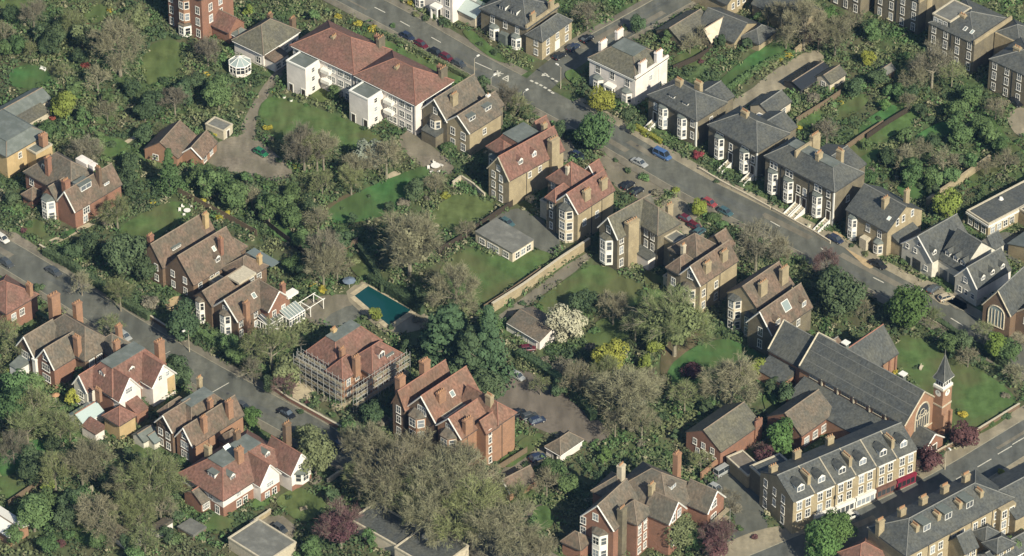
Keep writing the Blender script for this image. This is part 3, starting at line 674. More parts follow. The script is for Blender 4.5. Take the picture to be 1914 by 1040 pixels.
# --- red-roofed house with turreted bay
h = House('brick_house','yellow brick house with bright red hipped roofs and tall white-windowed bay', z('b',760,748), 8.8, wall='stock', roof='tile_red', ang=42.5)
b=h.blk(-6.4,0,0,12,8.8,'gv',3.5,verge='white'); h.blk(-13.6,-6.4,5.2,12.4,8.8,'hip',4.4,wall='stock_grey'); h.blk(-9.6,-5.5,12.4,15.4,8.8,'gv',2.6,verge='white'); h.blk(-9.0,-6.4,-.3,5.2,8.6,'hip',2.4,wall='stock_grey')
h.chim(-1.0,4.0,13.6,.9,1.9,pots=4); h.chim(-1.0,9.6,13.6,.9,1.9,pots=4); h.bay('F',0,-3.2,4.0,1.6,3,2.9,'cream',rf='slate',roofh=1.0); h.chim(-9.4,7.0,14.4,.7,.7,m='stone',pots=2)
h.wins('F',0,[-3.2],[9.2],1.4,1.5,3); h.wins('F',5.2,[-12.0],[1,4,6.8],1.0,1.6); h.wins('F',-.3,[-7.6],[1,4,6.6],.8,1.5,1); h.blk(-13.2,-9.05,2.2,5.15,4.4,'flat',rf='lead',wall='stone')
h.pipe('R',0,4.6,8.4); h.pipe('R',0,8.0,8.4); h.wins('R',0,[2.2,6.4],[4.2],1.0,1.5); lm('red hipped house with the tall bay',(1085,370))
# --- olive-roofed villa
h = House('brick_house','grey brick villa with olive slate roof and tall side chimney breast', z('21',775,735), 9.2, L=z('21',642,652), wall='stock_grey', roof='slate_olive')
b=h.blk(-5.8,0,0,12.5,9.2,'gv',3.9,verge='white'); h.blk(-6.6,5.2,7.2,13.8,9.2,'hip',4.0); h.chim(.4,3.9,13.4,1.4,3.2,z0=0,m='stock',pots=5)
h.bay('F',0,-3.3,3.8,1.3,2,3.4,'white',sill=.7,wh=2.1,z0=1.0); h.wins('F',0,[-2.8],[9.2],1.1,1.5); h.wins('R',0,[1.2],[1.0,4.4,7.2],1.0,1.8); h.wins('F',7.2,[1.6,3.6],[1.2,4.2,7.0],1.0,1.7)
h.chim(2.6,13.2,14.4,.9,1.6,m='stock'); h.blk(5.2,8.4,9.2,12.8,7.4,'flat',rf='felt',wall='stock'); h.blk(.06,4.6,5.0,7.2,3.0,'sy',.8,rf='slate',wall='stucco'); lm('olive-slated villa',(1185,430))
# --- brown villa, twin chimneys
h = House('brick_house','brick villa with brown hipped roofs and two chimneys on its right slope', z('i',298,482), 8.2, wall='stock_grey', roof='tile_brown', ang=42.5)
b=h.blk(-5.6,0,0,12.4,8.2,'gv',3.4,wall='stock',verge='white'); h.blk(-13.4,-5.6,5.4,13,8.2,'hip',4.0); h.blk(-9.4,-5.6,0,5.4,8.0,'hip',2.8); h.blk(-9.6,-4.2,13,16.4,8.2,'gv',2.6,rf='tile_brown')
h.chim(-1.0,3.4,13.0,.9,1.8,m='stock',pots=4); h.chim(-1.0,9.0,13.0,.9,1.8,m='stock',pots=4); h.chim(-9.2,5.0,12.8,.8,.9,m='stone')
h.bay('F',0,-2.9,3.4,1.3,2,3.2,'cream',rf='tile_grey'); h.wins('F',0,[-2.8],[8.4],1.4,1.7,3); h.wins('F',5.4,[-11.6],[1,4.2],1.1,1.8); h.wins('F',0,[-7.6],[1,4.2],1.1,1.8); h.pipe('R',0,2.2,8); h.pipe('R',0,6.6,8); h.wins('R',0,[1.2,5.4],[1.2,4.4],1.0,1.6)
h.blk(-12.2,-9.45,2,5.3,3.0,'flat',rf='lead',wall='stone'); lm('twin-chimneyed villa',(1315,500))
# --- brown pair with large rooflight
h = House('brick_house','brown-tiled brick house with large white rooflight beside the church', z('i',876,882), 6.4, wall='stock_grey', roof='tile_brown', ang=42.5)
b=h.blk(-6.6,0,0,13.4,6.4,'gv',4.2,verge='white'); h.blk(-15.0,-6.6,3.0,15,8.2,'gv',3.6,wall='stock'); 
h.skylight(b,-1.9,7.0,2.2,2.4); h.dormer(b,-.5,2.6,'R',1.4,1.3,1.6,'gable',m='stock'); h.dormer(b,-.5,11.4,'R',1.4,1.3,1.6,'gable',m='stock')
h.chim(-8.0,6.4,14.0,.9,2.2,m='stock',pots=4); h.chim(-7.6,13.0,14.4,.9,2.2,m='stock',pots=4); h.bay('F',3.0,-12.6,3.4,1.6,3,2.7,'cream',rf='slate'); h.bay('F',3.0,-8.4,2.6,1.2,2,2.8,'stone',rf='slate')
h.wins('F',0,[-3.1],[1.2,4.4],1.1,1.9); h.wins('R',0,[4.6,6.2,9.0],[3.6],1.0,1.5); lm('white rooflight house',(1440,590))

# --- church
C = House('church','red brick church with long grey slate roof, clock tower and spire', z('o',372,692), 8.0, ang=43.5, wall='brick_orange', roof='slate', cat='church')
xl = C.loc(z('32',265,640),8.0)[0]
C.blk(xl,0,0,11.4,8.0,'gu',5.4,oh=.3,verge='stone'); C.blk(xl-9.5,xl-.06,1.0,10.2,7.0,'gu',4.9,oh=.3,verge='stone')
C.blk(xl+1.5,-.5,-5.8,-.02,3.8,'sy',2.2,oh=.3); C.blk(xl-9,xl-2,-3.2,.98,4.0,'sy',1.6,oh=.3)
for i in range(6):
    xx = xl+4+i*(abs(xl)-7)/5; C.wins('F',0,[xx],[6.75],2.2,.75,3,'stone'); C.part('buttress',MB().box(xx+2.2,xx+2.5,-.35,-.02,6.3,7.9),'stone')
tx,ty = C.loc(z('32',835,650),5.0); rx,ry = C.loc(z('32',968,552),5.0)
C.ridge='ridge_red'; C.blk(tx-8.9,tx,9.0,ry,5.0,'gv',5.0,verge='stone',oh=.25); C.ridge='ridge_slate'; C.part('pilaster',MB().box(tx+.002,tx+.3,ry-3.0,ry-2.4,0,4.6),'brick_red'); C.part('pilaster',MB().box(tx+.002,tx+.3,ry-1.0,ry-.4,0,4.6),'brick_red')
C.blk(xl+3,xl+9,11.42,16,3.6,'flat',rf='felt',wall='brick_red'); C.blk(xl-6,xl+1,10.22,15.4,3.2,'gv',2.6,rf='tile_brown',wall='stock')
for (px_,py_) in (z('32',560,525), z('32',970,770)):
    x_,y_ = C.loc(px_ and (px_,py_),11.2); y_=max(8.6,min(10.8,y_)); zz=C.rz(0,x_,y_)
    v=C.part('roof_vent',MB().box(x_-.5,x_+.5,y_-.5,y_+.5,zz-.5,zz+1.3),'lead'); C.part('vent_cap',MB().prism([(x_-.75,y_-.75),(x_+.75,y_-.75),(x_+.75,y_+.75),(x_-.75,y_+.75)],zz+1.301,zz+1.5),'white',v)
for f_ in (.22,.5,.8):
    y_=5.7*f_; zz=8.0+5.4*f_+.17; C.part('snow_board',MB().bar((xl+.4,y_,zz),(-.4,y_,zz),.07),'ridge_slate')
for x_,y0_,y1_,h_,r_ in ((xl,0,11.4,8.0,5.4),(xl-9.5,1.0,10.2,7.0,4.9)):
    m__=(y0_+y1_)/2; cp=MB(); cp.bar((x_,y0_-.2,h_+.15),(x_,m__,h_+r_+.3),.22); cp.bar((x_,m__,h_+r_+.3),(x_,y1_+.2,h_+.15),.22); C.part('coping',cp,'stone')
# west window: stone tracery in a pointed arch on the gable
def gothic(h, x, yc, zb, w, hh, lights, m='stone'):
    g = MB(); n=10
    def arch(w_,z0,dx=0):
        pts=[]; r=w_*.85
        for i in range(n+1):
            t=i/n; a = t*math.pi; 
            yy = -w_/2*math.cos(a); zz_ = z0 + r*math.sin(a)**.8
            pts.append((yy,zz_))
        return pts
    A=arch(w,zb+hh*.55); 
    prof=[(-w/2,zb)]+A+[(w/2,zb)]
    gl=MB(); gl.add([(x+.02,yc+a,b) for a,b in prof],[tuple(range(len(prof)))])
    for i in range(len(prof)): a,b=prof[i],prof[(i+1)%len(prof)]; g.bar((x+.05,yc+a[0],a[1]),(x+.05,yc+b[0],b[1]),.2)
    for k in range(1,lights): yy=-w/2+w*k/lights; g.bar((x+.05,yc+yy,zb),(x+.05,yc+yy,zb+hh*.62),.11)
    for k in range(lights):
        y0=-w/2+w*k/lights; y1=y0+w/lights; m_=(y0+y1)/2; zt=zb+hh*.55; g.bar((x+.05,yc+y0,zt),(x+.05,yc+m_,zt+.5),.1); g.bar((x+.05,yc+m_,zt+.5),(x+.05,yc+y1,zt),.1)
    for c,r in ((0,.95),(-w*.22,.5),(w*.22,.5)):
        zc=zb+hh*(.86 if c==0 else .74)
        for k in range(8): a0,a1=2*math.pi*k/8,2*math.pi*(k+1)/8; g.bar((x+.05,yc+c+r*.8*math.cos(a0),zc+r*.8*math.sin(a0)),(x+.05,yc+c+r*.8*math.cos(a1),zc+r*.8*math.sin(a1)),.09)
    o=h.part('tracery_window',g,m); h.part('pane',gl,'glass',o)
gothic(C,0,5.7,3.6,4.6,5.2,6)
C.part('buttress',MB().box(.002,.9,-.5,.5,0,6.6),'brick_orange'); C.part('string_course',MB().box(.002,.14,.52,10.9,3.0,3.25),'stone')
# porch
C.blk(.02,4.4,1.6,7.6,2.6,'gu',2.5,oh=.25,verge='white',wall='brick_red'); C.door('R',4.4,4.6,1.6,2.3)
# tower
bx,by = C.loc(z('o',710,838),0)
def tower(h,x1,y0,w,d):
    x0=x1-w; y1=y0+d; b='brick_orange'
    FOOT.append([h.W(x0-1,y0-1),h.W(x1+1,y0-1),h.W(x1+1,y1+1),h.W(x0-1,y1+1)])
    o=h.part('tower',MB().box(x0,x1,y0,y1,0,12.6).box(x1+.002,x1+.6,y0,y0+.7,0,6.5).box(x1+.002,x1+.6,y1-.7,y1,0,6.5),b)
    h.part('string_course',MB().box(x0-.08,x1+.1,y0-.08,y1+.08,8.2,8.6).box(x0-.15,x1+.15,y0-.15,y1+.15,12.602,12.9),'stone',o)
    bf=h.part('belfry',MB().box(x0+.25,x1-.25,y0+.25,y1-.25,12.902,14.9).box(x0-.1,x1+.1,y0-.1,y1+.1,12.903,13.35).box(x0-.2,x1+.2,y0-.2,y1+.2,14.903,15.15),'white')
    arch=MB()
    for k in range(3):
        t=(k+.5)/3; arch.box(x1-.26,x1-.22,y0+.3+(d-.6)*t-.28,y0+.3+(d-.6)*t+.28,13.5,14.6); arch.box(x0+.3+(w-.6)*t-.24,x0+.3+(w-.6)*t+.24,y0+.22,y0+.26,13.5,14.6)
    h.part('louvre',arch,'iron',bf)
    cx,cy=(x0+x1)/2,(y0+y1)/2; sp=MB(); q=.28
    base=[(x0-q,y0-q),(x1+q,y0-q),(x1+q,y1+q),(x0-q,y1+q)]; mid=[(cx+(a-cx)*.62,cy+(c-cy)*.62) for a,c in base]
    sp.add([(a,c,15.152) for a,c in base]+[(a,c,16.5) for a,c in mid]+[(cx,cy,21.0)],[(i,(i+1)%4,4+(i+1)%4,4+i) for i in range(4)]+[(4+i,4+(i+1)%4,8) for i in range(4)])
    s_=h.part('spire',sp,'slate'); e=MB()
    for i in range(4): e.bar((*base[i],15.16),(*mid[i],16.5),.09); e.bar((*mid[i],16.5),(cx,cy,21),.08)
    e.bar((cx,cy,20.8),(cx,cy,22.2),.07); h.part('lead_hip',e,'ridge_slate',s_)
    for f in ('F','R'):
        c=MB(); n=16; r=.78
        ring=[(r*math.cos(2*math.pi*i/n),r*math.sin(2*math.pi*i/n)) for i in range(n)]
        if f=='F': c.add([(cx+a,y0-.03,11.55+b_) for a,b_ in ring],[tuple(range(n))])
        else: c.add([(x1+.03,cy+a,11.55+b_) for a,b_ in ring],[tuple(range(n))])
        fo=h.part('clock_face',c,'clock_face'); hd=MB()
        if f=='F': hd.bar((cx,y0-.06,11.55),(cx+.3,y0-.06,11.95),.05); hd.bar((cx,y0-.06,11.55),(cx-.1,y0-.06,12.2),.04)
        else: hd.bar((x1+.06,cy,11.55),(x1+.06,cy+.3,11.95),.05); hd.bar((x1+.06,cy,11.55),(x1+.06,cy-.1,12.2),.04)
        h.part('clock_hand',hd,'iron',fo)
tower(C,bx,by,2.5,3.0)
lm('church clock tower',(1757,770)); lm('church nave roof',(1600,710))
h = House('church_hall','red brick church hall with plain grey gabled roof and four front windows', z('23',1542,255), 4.6, wall='brick_red', roof='slate_olive', ang=43, cat='hall', group='church halls')
h.blk(-9.4,0,0,12.8,4.6,'gv',3.0,oh=.25); h.wins('F',0,[-7.0,-4.7,-2.2],[2.9],.9,1.3); h.wins('F',0,[-6.2,-1.6],[.4],.9,1.7); h.door('F',0,-4.0); h.part('gable_upstand',MB().box(.002,.35,10.8,13,0,6.2),'brick_red'); h.chim(-.2,12.4,7.2,.9,.7,pots=1); lm('red brick church hall',(1350,805))
h = House('church_hall','church hall with brown-grey roof behind the round green tree', z('33',255,135), 4.2, wall='brick_red', roof='tile_grey', ang=43, cat='hall', group='church halls')
h.blk(-9.2,0,0,10.8,4.2,'gv',3.3,oh=.25); h.wins('R',0,[1.8,4.6,7.4],[1.0],1.4,1.6,3); lm('brown-roofed church hall',(1500,790))

# --- far side of the main road
h = House('villa','white stucco villa with porch cut by the top edge', (846,44), 0, wall='stucco', roof='slate', ang=42, cat='house')
h.blk(-13,0,0,9,9.6,'hip',2.5); h.bay('F',0,-10.5,2.8,1.0,2,3.2,'stucco'); h.wins('F',0,[-7,-4.4],[4.4,7.2],1.1,1.9); h.band('portico',-5.6,-3.2,-2.0,-.01,3.1,3.7,'white'); h.band('column',-5.5,-5.1,-1.9,-1.5,0,3.09,'white'); h.band('column',-3.7,-3.3,-1.9,-1.5,0,3.09,'white'); h.door('F',0,-4.4)
h.wins('F',0,[-1.6],[1,4.4],1.2,2.0); h.blk(.05,5.5,2,8,3.0,'gu',1.6,rf='pale_glass',wall='cream'); h.wins('R',5.5,[3.5,6.2],[.6],1.6,1.8,3); lm('white villa at the top edge',(825,15))
h = House('villa','brown brick villa with slate hipped roof, twin box dormers and side wing', z('d',1222,318), 6.6, L=z('d',712,97), wall='stock_grey', roof='slate'); lu=h.lu; h.ch=0
b=h.blk(-lu,0,0,11.8,6.6,'hip',3.4); h.band('parapet',-.25,.25,-.3,12.1,6.55,7.5,'stock'); h.dormer(b,-8.4,1.5,'F',1.7,1.1,2.4,'flat',rf='slate'); h.dormer(b,-5.0,1.5,'F',1.7,1.1,2.4,'flat',rf='slate')
h.chim(-.2,2.6,9.4,.7,1.5,m='stock',pots=4); h.chim(-.2,9.6,9.4,.7,1.5,m='stock',pots=4); h.bay('F',0,-9.6,2.8,1.1,1,3.3,'white',rf='lead'); h.bay('F',0,-3.0,2.8,1.1,1,3.3,'white',rf='lead'); h.wins('F',0,[-10.2,-6.4,-2.8],[4.2],1.0,1.7); h.band('porch',-7.4,-5.2,-1.4,-.01,0,3.0,'lead')
x_,y_=h.loc(z('d',1395,470),5.2); x2,y2=h.loc(z('d',1755,248),5.2); h.blk(.3,x_,y_,y2,5.2,'hip',2.4,wall='stock',oh=.2); h.wins('R',x_,[y_+2.2,y_+9.4],[.8,3.4],1.1,1.5); h.wins('R',x_,[y_+5.8],[3.4],1.0,1.3); h.door('R',x_,y_+5.8,1.5,2.5,'white'); h.wins('F',y_,[x_-1.8],[1,3.5],1.0,1.4); lm('brown villa with the side wing',(985,45))
h = House('villa','large white stucco villa with olive hipped roof and four white chimneys', z('20',908,592), 7.6, L=z('20',566,432), wall='stucco', roof='slate_olive'); lu=h.lu; h.ch=-.3
h.blk(-lu,0,0,11.8,7.6,'hip',2.9,inset=4.0,oh=.3); h.band('parapet',-.2,.22,-.2,12.0,7.5,8.3,'stucco'); h.band('cornice',-lu-.3,-.25,-.32,-.01,7.0,7.4,'white')
for x_,y_ in ((-.2,2.8),(-.2,8.6),(-lu+1.0,3.6),(-lu+1.0,9.6)): h.chim(x_,y_,10.8,.8,2.2,m='stucco',pots=4)
h.wins('F',0,[-lu+2.6,-lu/2,-2.4],[4.7],1.2,1.9); h.bay('F',0,-lu+2.8,2.9,1.1,1,3.4,'stucco',rf='lead'); h.bay('F',0,-2.4,2.9,1.1,1,3.4,'stucco',rf='lead'); h.door('F',0,-lu/2,1.3,2.4); h.band('portico',-lu/2-1.3,-lu/2+1.3,-1.6,-.01,3.0,3.5,'white'); h.band('column',-lu/2-1.25,-lu/2-.9,-1.55,-1.2,0,2.99,'white'); h.band('column',-lu/2+.9,-lu/2+1.25,-1.55,-1.2,0,2.99,'white')
h.wins('R',0,[5.6],[4.6],1.0,1.2); h.pipe('R',0,8.6,7,'white'); lm('white villa with four chimneys',(1175,130))
def terrace(name,label,M,L,lv,hh,rise,bays,wall='stock_grey',inset=None,parapet_mid=None,floors=2,group='terraced houses across the main road'):
    h=House('terraced_house' if False else name,label,M,hh,L=L,wall=wall,roof='slate',group=group); lu=h.lu; h.ch=-.4
    b=h.blk(-lu,0,0,lv,hh,'hip',rise,oh=.3,inset=inset)
    for x in bays:
        h.bay('F',0,x,2.6,1.1,floors,2.9,'white',rf='lead',z0=.9,roofh=.4); h.wins('F',0,[x-.55,x+.55],[hh-2.1],.85,1.5,1)
    h.blk(-lu*.75,-lu*.2,lv+.05,lv+6,hh-2.4,'gv',2.0)
    h.band('quoin',-.3,.03,-.05,.3,0,hh-.2,'white'); h.wins('R',0,[lv*.5],[4.5],.9,1.4)
    return h,b,lu
def steps(h,x,n=6,y=-.05):
    m=MB()
    for i in range(n): m.box(x-.56,x+.56,y-.6*(i+1),y-.6*i-.002,0,1.3-.2*i)
    h.part('front_steps',m,'stone'); m=MB()
    for sx in (-1,1): m.add([(x+sx*.66+d,q,w) for d in (-.09,.09) for q,w in ((y,0),(y-.6*n,0),(y-.6*n,.5),(y,1.6))],[(0,1,2,3),(7,6,5,4),(0,4,5,1),(1,5,6,2),(2,6,7,3),(3,7,4,0)])
    h.part('handrail_wall',m,'white')
    h.door('F',0,x,1.1,2.3,'dark_timber',1.3); h.wins('F',0,[x],[4.6],.9,1.6,1)
h,b,lu=terrace('terraced_house','slate-roofed brick pair with white bays next to the white villa, two front dormers',z('e',408,902),z('e',50,712),10,7.4,3.4,[-lu*0-10.0,-4.2])
h.dormer(b,-9.2,1.6,'F',1.6,.6,2,'flat',rf='slate'); h.dormer(b,-5.0,1.6,'F',1.6,.6,2,'flat',rf='slate'); h.chim(-9.6,4.6,11.6,1.6,1.1,m='stock',pots=5); h.chim(-6.0,7.2,11.4,1.7,1.1,m='stock',pots=5); steps(h,-12.6); h.wins('F',0,[-1.2],[2,5.2],.9,1.6); lm('first slate pair',(1280,205))
h,b,lu=terrace('terraced_house','middle slate-roofed brick pair with white bays and single ridge chimney',z('21',1815,96),z('20',1455,932),10.4,8.0,3.4,[-11.4,-3.6]); h.chim(-8.6,5.0,12.2,1.8,1.0,m='stock',pots=5); steps(h,-8.0); steps(h,-1.2); lm('middle slate pair across the road',(1390,265))
h,b,lu=terrace('terraced_house','long slate-roofed brick terrace with three white bays and tall front steps',z('31',500,392),(1431,292),9.8,9.6,3.0,[-17.6,-13.0,-4.6],inset=3.9); h.band('party_wall',-13.4,-12.9,2.0,10.4,9.5,13.2,'stock'); h.chim(-13.1,8.6,14.2,1.0,2.4,m='stock',pots=5); h.chim(-8.0,4.0,14.0,1.0,1.5,m='stock',pots=4); h.chim(-5.2,8.0,14.0,1.5,1.0,m='stock',pots=4)
for x in (-10.2,-8.4,-1.4): steps(h,x,7)
h.wins('F',0,[-1.6],[7.4],.85,1.5,1); h.pipe('F',0,-15.3,9.2); h.pipe('F',0,-7.0,9.2); h.part('roof_dome',MB().cyl(-9.4,5.0,.7,12.5,13.4,10,.3),'white'); lm('long terrace with tall front steps',(1520,335))
h = House('villa','detached brick villa with slate gabled roof and porch bays beside the pale modern block', z('31',897,690), 7.0, L=z('31',592,522), wall='stock_grey', roof='slate'); lu=h.lu; h.ch=0
b=h.blk(-lu,0,0,11.6,7.0,'gu',3.8,oh=.3,wall='stock'); h.chim(-4.4,4.0,12.0,.9,1.7,m='stock',pots=3); h.chim(-3.0,9.6,12.0,.7,1.3,m='stock',pots=2); h.skylight(b,-1.6,2.2,.8,1.0,'F'); h.bay('F',0,-10.0,2.4,1.0,2,3.0,'white',rf='lead'); h.bay('F',0,-2.2,2.4,1.2,1,3.2,'stone',rf='lead'); h.band('porch',-6.6,-4.6,-1.6,-.01,0,2.9,'stone'); h.wins('F',0,[-5.6,-2.2],[4.3],1.0,1.7); h.wins('R',0,[3.2,5.2,8.2],[7.2],.8,1.5,1); h.blk(.05,3.0,1.5,8.5,3.8,'sx',1.4,wall='stock'); h.wins('R',3.0,[2.4,5.2,7.4],[1.6],1.0,1.5); lm('detached slate villa',(1650,410))
h = House('modern_block','pale rendered modern block with slate roofs and rows of small dormers', z('c',668,642), 4.8, L=z('c',105,300), wall='pale_render', roof='slate', cat='flats'); lu=h.lu
r1=h.blk(-lu,-lu+9.2,0,12.2,4.8,'gv',4.4,oh=.2,verge='white'); md=h.blk(-lu+9.2,-6.6,2.0,13.5,4.8,'gu',5.2,oh=.2); r2=h.blk(-6.6,0,0,10.6,4.8,'gv',4.0,oh=.2,verge='white')
for x in (-lu+10.8,-lu+13.2,-lu+15.4): h.dormer(md,x,3.0,'F',1.3,.9,2.2,'gable')
for y in (2.4,5.4,8.6): h.dormer(r2,-.7,y,'R',1.2,.9,1.8,'gable')
h.dormer(r1,-lu+8.4,1.4,'R',1.2,.9,1.8,'gable'); h.wins('F',0,[-lu+1.6,-lu+4.0],[4.6],.8,.9,1); h.wins('F',0,[-lu+5.0],[6.9],.8,.9,1); h.part('opening',MB().box(-lu+3.4,-lu+5.8,-.03,.02,.1,2.9),'glass'); h.part('opening',MB().box(-lu+1.4,-lu+2.8,-.03,.02,.1,2.2),'glass'); h.wins('F',0,[-lu+7.4],[1.6],.9,1.0,1)
h.part('garage_door',MB().box(-lu+9.8,-lu+12.0,1.95,2.02,.05,2.6).box(-lu+12.6,-lu+15,1.95,2.02,.05,2.6),'glass'); h.wins('F',0,[-5.0,-3.2,-1.2],[1.6],.9,1.1,1); h.wins('F',0,[-3.6],[4.8],.9,1.1,1); h.band('side_wall',.001,.05,-.01,10.6,1.8,4.5,'stucco'); h.blk(-12,-8,13.55,17,4.4,'gv',2.4,oh=.2); lm('pale modern block',(1790,480))
h = House('chapel','dark brick chapel with tall tracery window facing the main road', z('c',915,835), 6.2, L=z('c',712,750), wall='brick_brown', roof='slate', cat='chapel'); lu=h.lu
h.blk(-lu,0,0,12,6.2,'gv',5.0,oh=.25,verge='stone'); h.blk(.05,9,2.5,12,5.6,'gv',3.8,oh=.25,verge='stone'); h.wins('F',2.5,[2.4,3.8],[3.4],.7,1.5,1); h.wins('F',2.5,[3.0],[.6],1.0,1.5)
def gothicF(h,xc,y,zb,w,hh,n):
    g=MB(); gl=MB(); prof=[(-w/2,zb)]
    for i in range(11): a=i/10*math.pi; prof.append((-w/2*math.cos(a), zb+hh*.6+w*.55*math.sin(a)**.8))
    prof.append((w/2,zb)); gl.add([(xc+a,y-.02,b) for a,b in prof],[tuple(range(len(prof)))])
    for i in range(len(prof)): a,b=prof[i],prof[(i+1)%len(prof)]; g.bar((xc+a[0],y-.05,a[1]),(xc+b[0],y-.05,b[1]),.18)
    for k in range(1,n): x=-w/2+w*k/n; g.bar((xc+x,y-.05,zb),(xc+x,y-.05,zb+hh*.8),.12)
    o=h.part('tracery_window',g,'stone'); h.part('pane',gl,'pale_glass',o)
gothicF(h,-lu/2,0,1.6,4.0,5.4,5); lm('dark brick chapel',(1870,585))
h = House('school','single storey brick school wing with grey flat roof and white cornice', z('31',1650,642), 3.6, L=z('31',1490,540), wall='stock', roof='slate', cat='school'); lu=h.lu
h.blk(-lu,0,0,34,3.6,'flat',wall='stock',rf='slate'); h.blk(.12,9,9.5,30,3.6,'flat',wall='stock',rf='slate'); h.wins('R',0,[1.4,3.4,5.4,7.4],[1.0],1.2,1.5); h.wins('F',0,[-lu+1.2,-lu/2-.2,-1.4],[.9],1.1,1.8); h.band('cornice',-lu-.2,.25,-.25,-.105,3.0,3.5,'white'); h.band('cornice',.105,.25,-.1,9.4,3.0,3.5,'white'); h.part('roof_dome',MB().cyl(-lu+1.6,9,.6,3.7,4.2,10,.35),'white'); h.part('roof_dome',MB().cyl(-lu+1.8,19,.6,3.7,4.2,10,.35),'white'); lm('flat-roofed school wing',(1860,385))
h = House('school','low glazed school block at the right edge below the flat-roofed wing', z('31',1800,782), 3.0, wall='stock', roof='lead', ang=43, cat='school'); h.blk(0,14,0,12,3.0,'gv',2.2,rf='lead')
# workshops and sheds at the top
h = House('workshop','workshop with one slope coloured sunlit cream and a slate slope near the top edge', z('e',300,320), 2.2, wall='stock_grey', roof='slate_olive', ang=43, cat='workshop'); h.blk(-8,0,0,11,2.2,'gv',2.2); h.blk(.1,4.6,5,12,2.2,'gv',2.4,rf='cream'); lm('cream-sloped workshop',(1280,45))  # cream roof colour has the sunlight on that slope painted in
h = House('workshop','long slate-roofed workshop with white ridge flashing near the top edge', z('e',690,315), 2.4, L=z('e',405,200), wall='stock', roof='slate', cat='workshop'); lu=h.lu; h.blk(-lu,0,0,10,2.4,'gu',2.6); h.blk(.1,5,3,10,2.3,'hip',2.0); lm('long slate workshop',(1350,45))
h = House('workshop','slate workshop with brick gable wall cut by the top edge', z('e',640,30), 4.2, wall='stock', roof='slate', ang=43, cat='workshop'); h.blk(-14,0,0,9,4.2,'gu',3.4); h.wins('R',0,[2,4,6,8],[2],.8,1.4,1); h.blk(3.5,18,5,14,3.6,'gu',3.0)
h = House('shed','long garden shed with slate roof, white roof edge and cream walls', z('e',960,862), 2.7, L=z('e',812,792), wall='cream', roof='slate', cat='shed'); lu=h.lu; h.blk(-lu,0,0,7.6,2.7,'gv',1.6,oh=.3); h.wins('F',0,[-1.4],[.8],1.2,1.2); h.wins('R',0,[2,5],[.8],1.2,1.2); h.band('white_sheet',-3.0,-.4,-1.6,-.4,2.2,2.35,'white'); lm('long cream garden shed',(1440,195))
h = House('greenhouse','low green-glazed greenhouse beside the back lane', z('30',250,665), 1.6, ang=43, wall='iron', roof='pale_glass', cat='greenhouse'); h.blk(-5,0,0,11,1.6,'gv',.9,rf='glass')
h = House('shed','small cream outbuilding with grey roof beyond the back lane', z('30',470,620), 2.4, ang=43, wall='cream', roof='slate_olive', cat='shed'); h.blk(-4,0,0,5.5,2.4,'gv',1.2); h.wins('F',0,[-2],[.8],1.0,1.0)
h = House('summerhouse','small brown garden shed among trees below the tall terraces', z('30',860,570), 2.2, ang=43, wall='timber', roof='felt', cat='shed'); h.blk(-2.4,0,0,4.4,2.2,'gv',.8)
# tall terraces at top right
def tall(label,M,zz,lu,lv,hh,wing=None,ang=42):
    h=House('terraced_house',label,M,zz,ang=ang,wall='stock_grey',roof='slate',group='tall terraced houses at the top right'); b=h.blk(-lu,0,0,lv,hh,'hip',2.6,oh=.15)
    h.band('parapet',-.2,.25,-.2,lv+.2,hh-.1,hh+.9,'stock'); n=int(lu/3)
    h.wins('F',0,[-lu+1.6+i*(lu-3.0)/(n-1) for i in range(n)],[.9,3.9,6.7][:int(hh/3)+ (1 if hh>8.4 else 0)],1.0,1.8,2); h.pipe('F',0,-lu/2,hh-.3); return h,b
h,b=tall('tall brick terrace house with slate roof at the top edge, leftmost of three',z('30',690,125),0,9,10,9.6)
h,b=tall('tall brick terrace house with pale parapet wall, middle of three at top right',z('30',1118,262),0,13,13,9.2); h.chim(-.2,4,13,.8,2,m='stock',pots=4)
h,b=tall('tall brick terrace house with dormered attic and stepped parapet at top right',z('30',1545,330),8.6,13.4,14,8.6); h.blk(-13.2,-8,1.0,9,10.6,'flat',rf='felt',wall='slate'); h.wins('F',1.0,[-12.2,-10.9,-9.4],[8.9],1.0,1.2); h.chim(-7.4,5,12.4,1.6,1.0,m='stock'); h.band('party_wall',.3,6.8,7.5,8.0,0,8.2,'stock'); h.blk(.3,7,8.1,15,8.0,'hip',2,wall='stock'); h.skylight(0,-4.6,2.4,.8,1.2,'F'); h.skylight(0,-2.6,2.4,.8,1.2,'F'); lm('tall dormered terrace house',(1810,85))
h,b=tall('tall brick terrace house cut by the right edge of the photo',(1938,152),8.6,13.6,12,8.6); h.chim(-9.5,5,12.6,1.8,1.0,m='stock'); lm('terrace house at the right edge',(1890,130))

